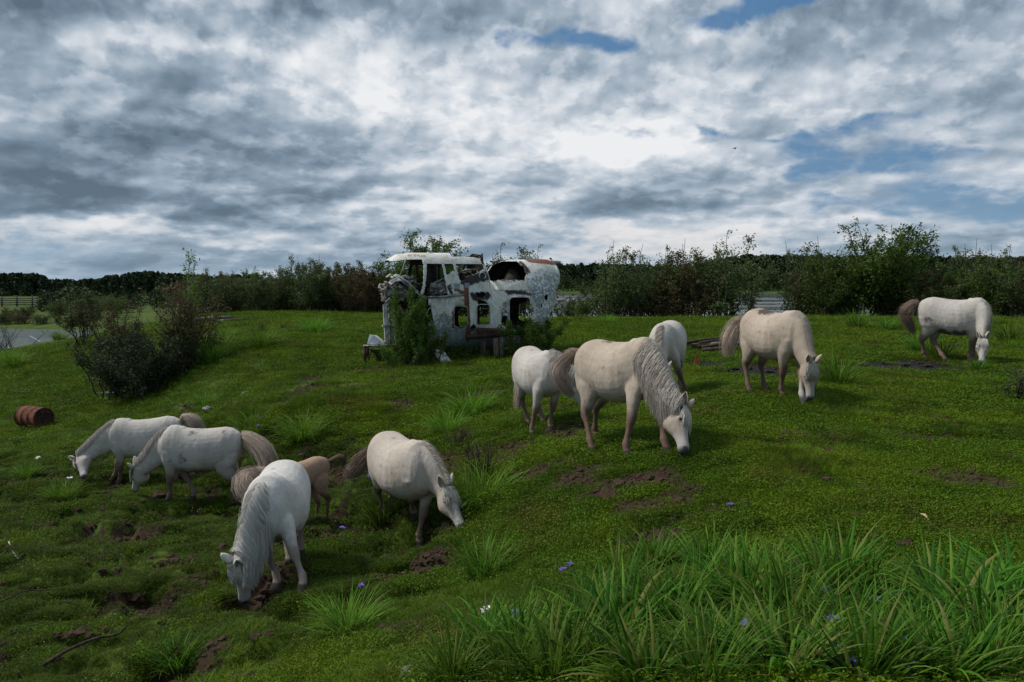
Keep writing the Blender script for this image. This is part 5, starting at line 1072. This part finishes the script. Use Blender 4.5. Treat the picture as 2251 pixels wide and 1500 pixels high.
    for a, b, w_, am in [((1060, 560), (1085, 1060), .09, .85), ((880, 720), (1050, 700), .06, .7), ((930, 800), (940, 960), .05, .6), ((1750, 300), (2020, 330), .12, .85), ((1660, 330), (1700, 420), .08, .7), ((1450, 610), (1680, 640), .06, .7), ((960, 590), (1060, 640), .08, .7), ((1985, 600), (1990, 700), .06, .9), ((660, 640), (1000, 650), .04, .6), ((560, 260), (700, 270), .08, .5)]:
        a = hz(*a)[[0, 2]]; b = hz(*b)[[0, 2]]; ab = b-a; k = np.clip(((X-a[0])*ab[0]+(Z-a[1])*ab[1])/(ab@ab), 0, 1); dd = np.hypot(X-a[0]-k*ab[0], Z-a[1]-k*ab[1]); rust = np.maximum(rust, sstep(w_*1.5, w_*.3, dd)*am)
    ii = np.arange(ns*nt).reshape(ns, nt); i2 = np.roll(ii, -1, 1); Fq = np.stack([ii[:-1], ii[1:], i2[1:], i2[:-1]], -1).reshape(-1, 4)
    bad = dele.ravel(); Fq = Fq[bad[Fq].sum(1) < 2]
    V = np.stack([X, Y, Z], -1).reshape(-1, 3); endc = V[ii[-1]].mean(0); V = np.concatenate([V, endc[None]])
    cap = [[int(ii[-1, j]), int(i2[-1, j]), len(V)-1] for j in range(nt)]
    Fl = Fq.tolist()+cap
    used = np.zeros(len(V), bool); used[np.unique(np.concatenate([Fq.ravel(), np.array(cap).ravel()]))] = True; rm = np.cumsum(used)-1
    Fl = [[int(rm[i]) for i in f] for f in Fl]; ext = lambda a: np.concatenate([a.ravel(), [0]])[used]
    o = mesh_np('fuselage', V[used], Fl, [SKIN, INNER], hel, smooth=True, attrs={'soot': ext(soot), 'grey': ext(grey), 'seam': ext(seam), 'rust': ext(rust)})
    bm = bmesh.new(); bm.from_mesh(o.data); bmesh.ops.recalc_face_normals(bm, faces=bm.faces); 
    # make normals point outwards, drop tiny islands
    f = max(bm.faces, key=lambda q: q.calc_center_median().x); 
    seen = set(); isl = []
    for f0 in bm.faces:
        if f0.index in seen: continue
        stk = [f0]; seen.add(f0.index); cur = []
        while stk:
            g_ = stk.pop(); cur.append(g_)
            for e_ in g_.edges:
                for h_ in e_.link_faces:
                    if h_.index not in seen: seen.add(h_.index); stk.append(h_)
        if len(cur) < 400: isl += cur
    if isl: bmesh.ops.delete(bm, geom=isl, context='FACES')
    big = max(bm.faces, key=lambda q: q.calc_center_median().x)
    if big.normal.x < 0: bmesh.ops.reverse_faces(bm, faces=bm.faces[:])
    bm.to_mesh(o.data); bm.free()
    md = o.modifiers.new('t', 'SOLIDIFY'); md.thickness = .022; md.offset = -1; md.material_offset = 1; md.material_offset_rim = 1
build_hull()
def seg(name, pts, rads, m_, sides=6, parent=None):
    bm = bmesh.new(); tube_bm(bm, [tuple(p) for p in pts], rads, sides); return bmo(name, bm, m_, parent or hel)
LIGHT = rust_mat('pale_alloy', (.30, .31, .31), (.58, .60, .60), (.16, .13, .11), 4)
# cockpit posts, braces and sill
seg('windscreen_post', [hz(488, 300, -.85), hz(455, 400, -.9), hz(425, 470, -.92)], [.022, .02, .02], rust_mat('mossy_alloy', (.16, .18, .12), (.30, .32, .24), (.12, .09, .06)))
seg('windscreen_post', [hz(590, 300, .5), hz(588, 460, .5), hz(585, 620, .5)], [.03, .028, .03], INNER)
seg('brace', [hz(742, 535, -.6), hz(850, 485, -.6), hz(960, 415, -.75)], [.022, .022, .02], LIGHT)
seg('brace', [hz(990, 425, -.4), hz(1080, 405, -.4), hz(1200, 400, -.4)], [.025, .025, .02], ALU)
seg('sill', [hz(640, 664, -1.03), hz(800, 664, -1.045), hz(1045, 640, -1.05)], [.03, .03, .025], ALU)
seg('roof_spar', [hz(1030, 420, .1), hz(1050, 320, .1), hz(1120, 262, .1), hz(1190, 270, .1), hz(1240, 400, .1)], [.04, .045, .04, .04, .04], INNER)
seg('roof_spar', [hz(1210, 250, .5), hz(1215, 330, .5), hz(1240, 420, .5)], [.03, .03, .03], INNER)
seg('engine_column', [hz(725, 620, .3), hz(740, 450, .3), hz(752, 300, .3)], [.16, .13, .12], INNER, 12)
seg('gear_housing', [hz(1500, 640, 0), hz(1500, 500, 0), hz(1500, 400, 0)], [.35, .3, .12], INNER, 14)
def lump(name, c, rx, ry, rz, m_, seed, amp=.9, parent=None, fr=2.2):
    bm = bmesh.new(); bmesh.ops.create_icosphere(bm, subdivisions=5, radius=1); co = np.array([v.co for v in bm.verts])
    q = 1+amp*(fbm(co[:, 0]*fr+seed, co[:, 1]*fr+co[:, 2]*fr*1.3, seed, 4)-.5)+.35*amp*(np.abs(vn(co[:, 0]*6+seed, co[:, 2]*6+co[:, 1]*5, seed)-.5)*2-.5)
    for v, k in zip(bm.verts, q): v.co = Vector((c[0]+v.co.x*rx*k, c[1]+v.co.y*ry*k, c[2]+v.co.z*rz*k))
    return bmo(name, bm, m_, parent or hel, True)
lump('engine_remains', hz(810, 610, -.55), .34, .4, .26, MESS, 3); lump('seat_remains', hz(620, 600, .2), .22, .4, .2, INNER, 5); lump('engine_remains', hz(1090, 500, .1), .45, .5, .30, INNER, 9)
lump('molten_nose_metal', hz(400, 610, -.55), .44, .42, .30, MESS, 21, 1.3); lump('molten_nose_metal', hz(470, 530, -.5), .32, .40, .16, MESS, 23, 1.5); lump('molten_nose_metal', hz(330, 680, -.5), .19, .30, .20, MESS, 29, 1.4)
lump('molten_nose_metal', hz(520, 660, -.3), .34, .45, .30, INNER, 31, 1.2)
# twisted strips and plates at the top of the nose
def strip(name, pts, w, m_, th=.012):
    P_ = np.array(pts); T = np.gradient(P_, axis=0); T /= np.linalg.norm(T, axis=1)[:, None]; s = np.array([0, 1., .25]); V = []
    for i, p in enumerate(P_): V += [p-s*w/2, p+s*w/2]
    F = [[2*i, 2*i+1, 2*i+3, 2*i+2] for i in range(len(P_)-1)]; o = mesh_np(name, V, F, [m_], hel, smooth=True); md = o.modifiers.new('t', 'SOLIDIFY'); md.thickness = th; return o
strip('nose_panel', [hz(335, 540, -.9), hz(370, 505, -.9), hz(430, 500, -.9), hz(490, 545, -.95), hz(560, 605, -1.0), hz(645, 665, -1.0)], .28, LIGHT)
strip('nose_panel', [hz(345, 480, -.4), hz(400, 455, -.4), hz(470, 480, -.4), hz(540, 560, -.4), hz(640, 640, -.4)], .22, LIGHT)
strip('nose_panel', [hz(300, 480, -.8), hz(340, 450, -.8), hz(372, 470, -.8)], .18, ALU); seg('nose_pipe', [hz(478, 455, -.8), hz(500, 475, -.8), hz(510, 520, -.8), hz(490, 550, -.8)], [.022, .02, .02, .02], LIGHT)
seg('nose_pipe', [hz(440, 470, -.7), hz(470, 462, -.7), hz(515, 465, -.7)], [.018, .018, .014], LIGHT)
seg('nose_pipe', [hz(345, 520, -.95), hz(420, 470, -.95), hz(500, 520, -.98), hz(600, 620, -1.0)], [.025, .03, .03, .025], LIGHT)
# open nose frame
def beam(name, a, b, w_, t_, m_):
    a = np.asarray(a); b = np.asarray(b); bm = bmesh.new(); d = unit(b-a); s = unit(np.cross(d, [0, 1, 0])); box_bm(bm, (a+b)/2, np.linalg.norm(b-a)/2, w_/2, t_/2, [d, s, np.cross(d, s)]); bmesh.ops.bevel(bm, geom=bm.edges[:], offset=min(w_, t_)*.15, segments=1); return bmo(name, bm, m_, hel, False)
beam('nose_frame', hz(284, 735, -.8), hz(303, 1110, -.8), .10, .06, LIGHT); beam('nose_frame', hz(330, 760, .5), hz(345, 1090, .5), .08, .06, ALU)
for a, b in (((360, 740), (312, 930)), ((300, 760), (380, 935)), ((340, 880), (430, 935)), ((420, 745), (520, 900))): seg('brace', [hz(*a, -.75), hz(*b, -.75)], [.015, .015], ALU)
beam('nose_sill', hz(262, 940, -.85), hz(480, 950, -.85), .05, .10, ALU)
for k, u in enumerate((300, 345, 390, 432, 475)): beam('nose_plate', hz(u, 955, -.84+.02*k), hz(u+12, 1100, -.84+.02*k), .115, .015, LIGHT if k % 2 == 0 else ALU)
seg('engine_mount', [hz(425, 730, -.35), hz(430, 840, -.35), hz(432, 940, -.35)], [.16, .15, .17], rust_mat('brown_drum', (.05, .035, .02), (.14, .09, .045), (.16, .12, .03)), 16)
beam('bulkhead', hz(560, 700, 0), hz(575, 1150, 0), .04, 1.7, INNER)
seg('window_brace', [hz(632, 760, -1.0), hz(745, 920, -1.0)], [.018, .018], LIGHT); seg('window_brace', [hz(715, 765, -1.0), hz(640, 870, -1.0)], [.016, .016], LIGHT)
# cabin floor, ribs and door lining
bm = bmesh.new(); a = hz(720, 1000, 0); b = hz(1800, 1000, 0); box_bm(bm, ((a[0]+b[0])/2, 0, a[2]), (b[0]-a[0])/2, .80, .03); bmo('cabin_floor', bm, INNER, hel, False)
bm = bmesh.new(); a = hz(650, 672, 0); b = hz(1340, 672, 0); box_bm(bm, ((a[0]+b[0])/2, .0, a[2]-.05), (b[0]-a[0])/2, .90, .03); bmo('cockpit_floor', bm, INNER, hel, False)
def ringp(name, P, off, r_, m_):
    Q = [hz(u, v, -HW+off) for u, v in P]; Q.append(Q[0]); return seg(name, Q, [r_]*len(Q), m_, 6)
ringp('door_frame', rrect(1468, 664, 1675, 986, 45), -.005, .022, LIGHT); ringp('window_frame', rrect(944, 753, 1074, 952), -.012, .016, ALU); ringp('window_frame', rrect(1161, 734, 1286, 932), -.012, .014, LIGHT)
ringp('porthole_rim', [(1215+32*math.cos(k*.6), 460+30*math.sin(k*.6)) for k in range(10)], -.02+.12, .014, LIGHT)
for (u0, v0, u1, v1) in ((945, 535, 1000, 585), (1045, 530, 1090, 575), (770, 935, 808, 975)):
    bm = bmesh.new(); a = hz(u0, v0, -1.045+.05); b = hz(u1, v1, -1.045+.05); box_bm(bm, (a+b)/2, abs(b[0]-a[0])/2, .012, abs(b[2]-a[2])/2); bmo('access_plate', bm, rust_mat('grey_plate', (.26, .31, .34), (.36, .42, .46), (.2, .2, .2)), hel, False)
# gull on the drum of the tail
gp_ = hz(1905, 292, -.05); gw = HO+DH*gp_[0]+NHh*gp_[1]+np.array([0, 0, float(np.interp(gp_[0], tp[:, 0], tp[:, 1]))]); gull(gw+np.array([0, 0, -.004]))
# ---- supports and scrap round the wreck
def W(u, v, y=-HW): q = hz(u, v, y); return HO+DH*q[0]+NHh*q[1]+np.array([0, 0, q[2]])
def gz_(p): return float(H(np.array([p[0]]), np.array([p[1]]))[0])
def wtube(name, pts, rads, m_, label, cat, sides=10):
    P0 = np.array(pts[0], float); bm = bmesh.new(); tube_bm(bm, [tuple(np.asarray(p)-P0) for p in pts], rads, sides); o = bmo(name, bm, m_, None); o.location = P0; tag(o, label, cat); return o
wtube('pipe', [W(1062, 1046, -1.35), W(1350, 1022, -1.35), W(1668, 990, -1.35)], [.075, .075, .075], RUSTD, 'thick rusty pipe lying across short posts under the wreck door', 'pipe', 14)
bm = bmesh.new(); a = W(1150, 975, -1.25); b = W(1395, 985, -1.25); d = unit(b-a); box_bm(bm, (0, 0, 0), np.linalg.norm(b-a)/2, .14, .012, [d, unit((-.3, 1, .25)), unit(np.cross(d, unit((-.3, 1, .25))))]); box_bm(bm, (0, -.15, -.07), np.linalg.norm(b-a)/2-.03, .012, .07, [d, unit(np.cross((0, 0, 1), d)), (0, 0, 1)]); o = bmo('rusty_plate', bm, RUSTD, None, False); o.location = (a+b)/2+np.array([0, 0, .02]); tag(o, 'bent rusty plate lying on the thick pipe by the wreck door', 'plate')
OW = wood_mat('orange_grey_wood', (.12, .055, .03), (.30, .26, .22))
for u0, v0, v1, rd, m_, lb in ((1215, 1050, 1200, .105, BROWNW, 'dark round post at the left under the rusty pipe'), (1340, 1020, 1214, .09, OW, 'split orange brown post in the middle under the rusty pipe'), (1395, 1010, 1205, .075, GREYW, 'grey post beside the split orange post under the rusty pipe'), (1575, 1010, 1120, .11, GREYW, 'grey post at the right under the rusty pipe')):
    p = W(u0, v0+20, -1.35); q = W(u0+6, v1, -1.38); g = gz_(q); wtube('wooden_post', [(q[0], q[1], g-.15), ((p[0]+q[0])/2, (p[1]+q[1])/2, (p[2]+g)/2), (p[0], p[1], p[2]-.045)], [rd*1.08, rd, rd*.95], m_, lb, 'post')
bm = bmesh.new(); a = W(785, 1165, -1.25); b = W(870, 1245, -1.75); b[2] = gz_(b)+.02; c = (a+b)/2; d = unit(b-a); s = unit(np.cross(d, (0, 0, 1))); n_ = np.cross(s, d)
box_bm(bm, (0, 0, 0), np.linalg.norm(b-a)/2, .17, .012, [d, s, n_])
for k in (-.1, 0, .1): box_bm(bm, s*k+n_*.016, np.linalg.norm(b-a)/2*.9, .012, .008, [d, s, n_])
o = bmo('metal_step', bm, LIGHT, None, False); o.location = c; tag(o, 'ribbed metal step leaning from the low hatch of the wreck onto the grass', 'step')
# iron stand under the nose, with white scrap on it
base = W(230, 1290, -.9); base[2] = gz_(base); st_ = empty('iron_stand', tuple(base), 0, label='rusty iron stand with braced legs in front of the wreck nose', cat='stand')
def sp(u, v, y): return W(u, v, y)-base
def stb(name, a, b, r_, m_=RUSTD): seg(name, [a, b], [r_, r_], m_, 7, st_)
for (u, y) in ((95, -1.0), (385, -1.1), (120, -.2), (400, -.2)):
    a = sp(u, 1125, y); b = a.copy(); b[2] = gz_(base+a)-base[2]-.05; stb('leg', a, b, .045)
for (u0, u1, y0, y1) in ((80, 400, -1.0, -1.1), (110, 410, -.2, -.2), (95, 120, -1.0, -.2), (385, 400, -1.1, -.2), (240, 250, -1.05, -.2)): stb('rail', sp(u0, 1130, y0), sp(u1, 1125, y1), .032, ALU if u0 == 80 else RUSTD)
for (a, b) in (((110, 1140), (180, 1190)), ((165, 1150), (130, 1270)), ((310, 1150), (370, 1290))): stb('brace', sp(*a, -1.02), sp(*b, -1.02), .018)
bm = bmesh.new(); vs = [bm.verts.new(tuple(sp(u, v, -1.0+y_))) for (u, v) in ((160, 1165), (320, 1165), (290, 1250), (220, 1260)) for y_ in (0, .7)]; bmesh.ops.convex_hull(bm, input=bm.verts); bmo('tray', bm, RUSTD, st_, False)
p = W(205, 1118, -.75); bm = bmesh.new(); v8 = [(-.23, -.2, 0), (.24, -.2, 0), (.24, .25, 0), (-.23, .25, 0), (-.16, -.16, .27), (-.05, -.18, .26), (-.02, .2, .22), (-.18, .22, .24)]
vs = [bm.verts.new(q) for q in v8]; vs.append(bm.verts.new((.22, -.1, .09))); bmesh.ops.convex_hull(bm, input=bm.verts); bmesh.ops.bevel(bm, geom=bm.edges[:], offset=.012, segments=1); o = bmo('metal_box', bm, WP[0], None, False); o.location = p+np.array([0, 0, .035]); tag(o, 'crumpled white metal box resting on the iron stand', 'scrap')
for k, (u, v, u2, v2) in enumerate(((130, 1128, 300, 1112), (150, 1110, 320, 1140))):
    wtube('metal_rod', [W(u, v, -.95), W((u+u2)/2, (v+v2)/2-8, -.95), W(u2, v2, -.95)], [.018, .02, .016], LIGHT, ['pale rod lying along the top of the iron stand', 'pale rod crossing the top of the iron stand towards the nose'][k], 'rod')
# climbing bush over the nose and bush in front of the door
def vine(seed, u, v, y, h, rx, ry, nl, label, lm, name='climbing_shrub', ls=.08, stems=14):
    p = W(u, v, y); p[2] = gz_(p); q = shrub(seed, h, 1.0, stems, nl, ls, lm, low=.03, bare=.03, name=name, pull=.9); q.location = p; q.scale = (rx, ry, 1); tag(q, label, 'bush'); return q
vine(81, 530, 1290, -1.65, 2.3, .62, .5, 16000, 'dense green creeper climbing over the nose of the wreck', WILG, stems=16); vine(82, 640, 1270, -1.7, 1.1, .6, .5, 3500, 'low leafy bush at the right foot of the creeper by the wreck nose', WILG, name='leafy_bush', stems=12); vine(84, 440, 1290, -1.8, 1.0, .55, .5, 3000, 'low leafy bush at the left foot of the creeper behind the iron stand', WILG, name='leafy_bush', stems=12)
vine(83, 1690, 1120, -1.75, 1.55, .75, .5, 12000, 'green bush growing in front of the wreck door', leaf_mat('bright_leaf', [(.03, .06, .01), (.06, .11, .018), (.10, .16, .03)], .5, .3), name='leafy_bush', stems=16)
vine(85, 1060, 1230, -1.2, .45, .9, .5, 1800, 'low weeds under the belly of the wreck left of the posts', WILG, name='weeds', stems=14)
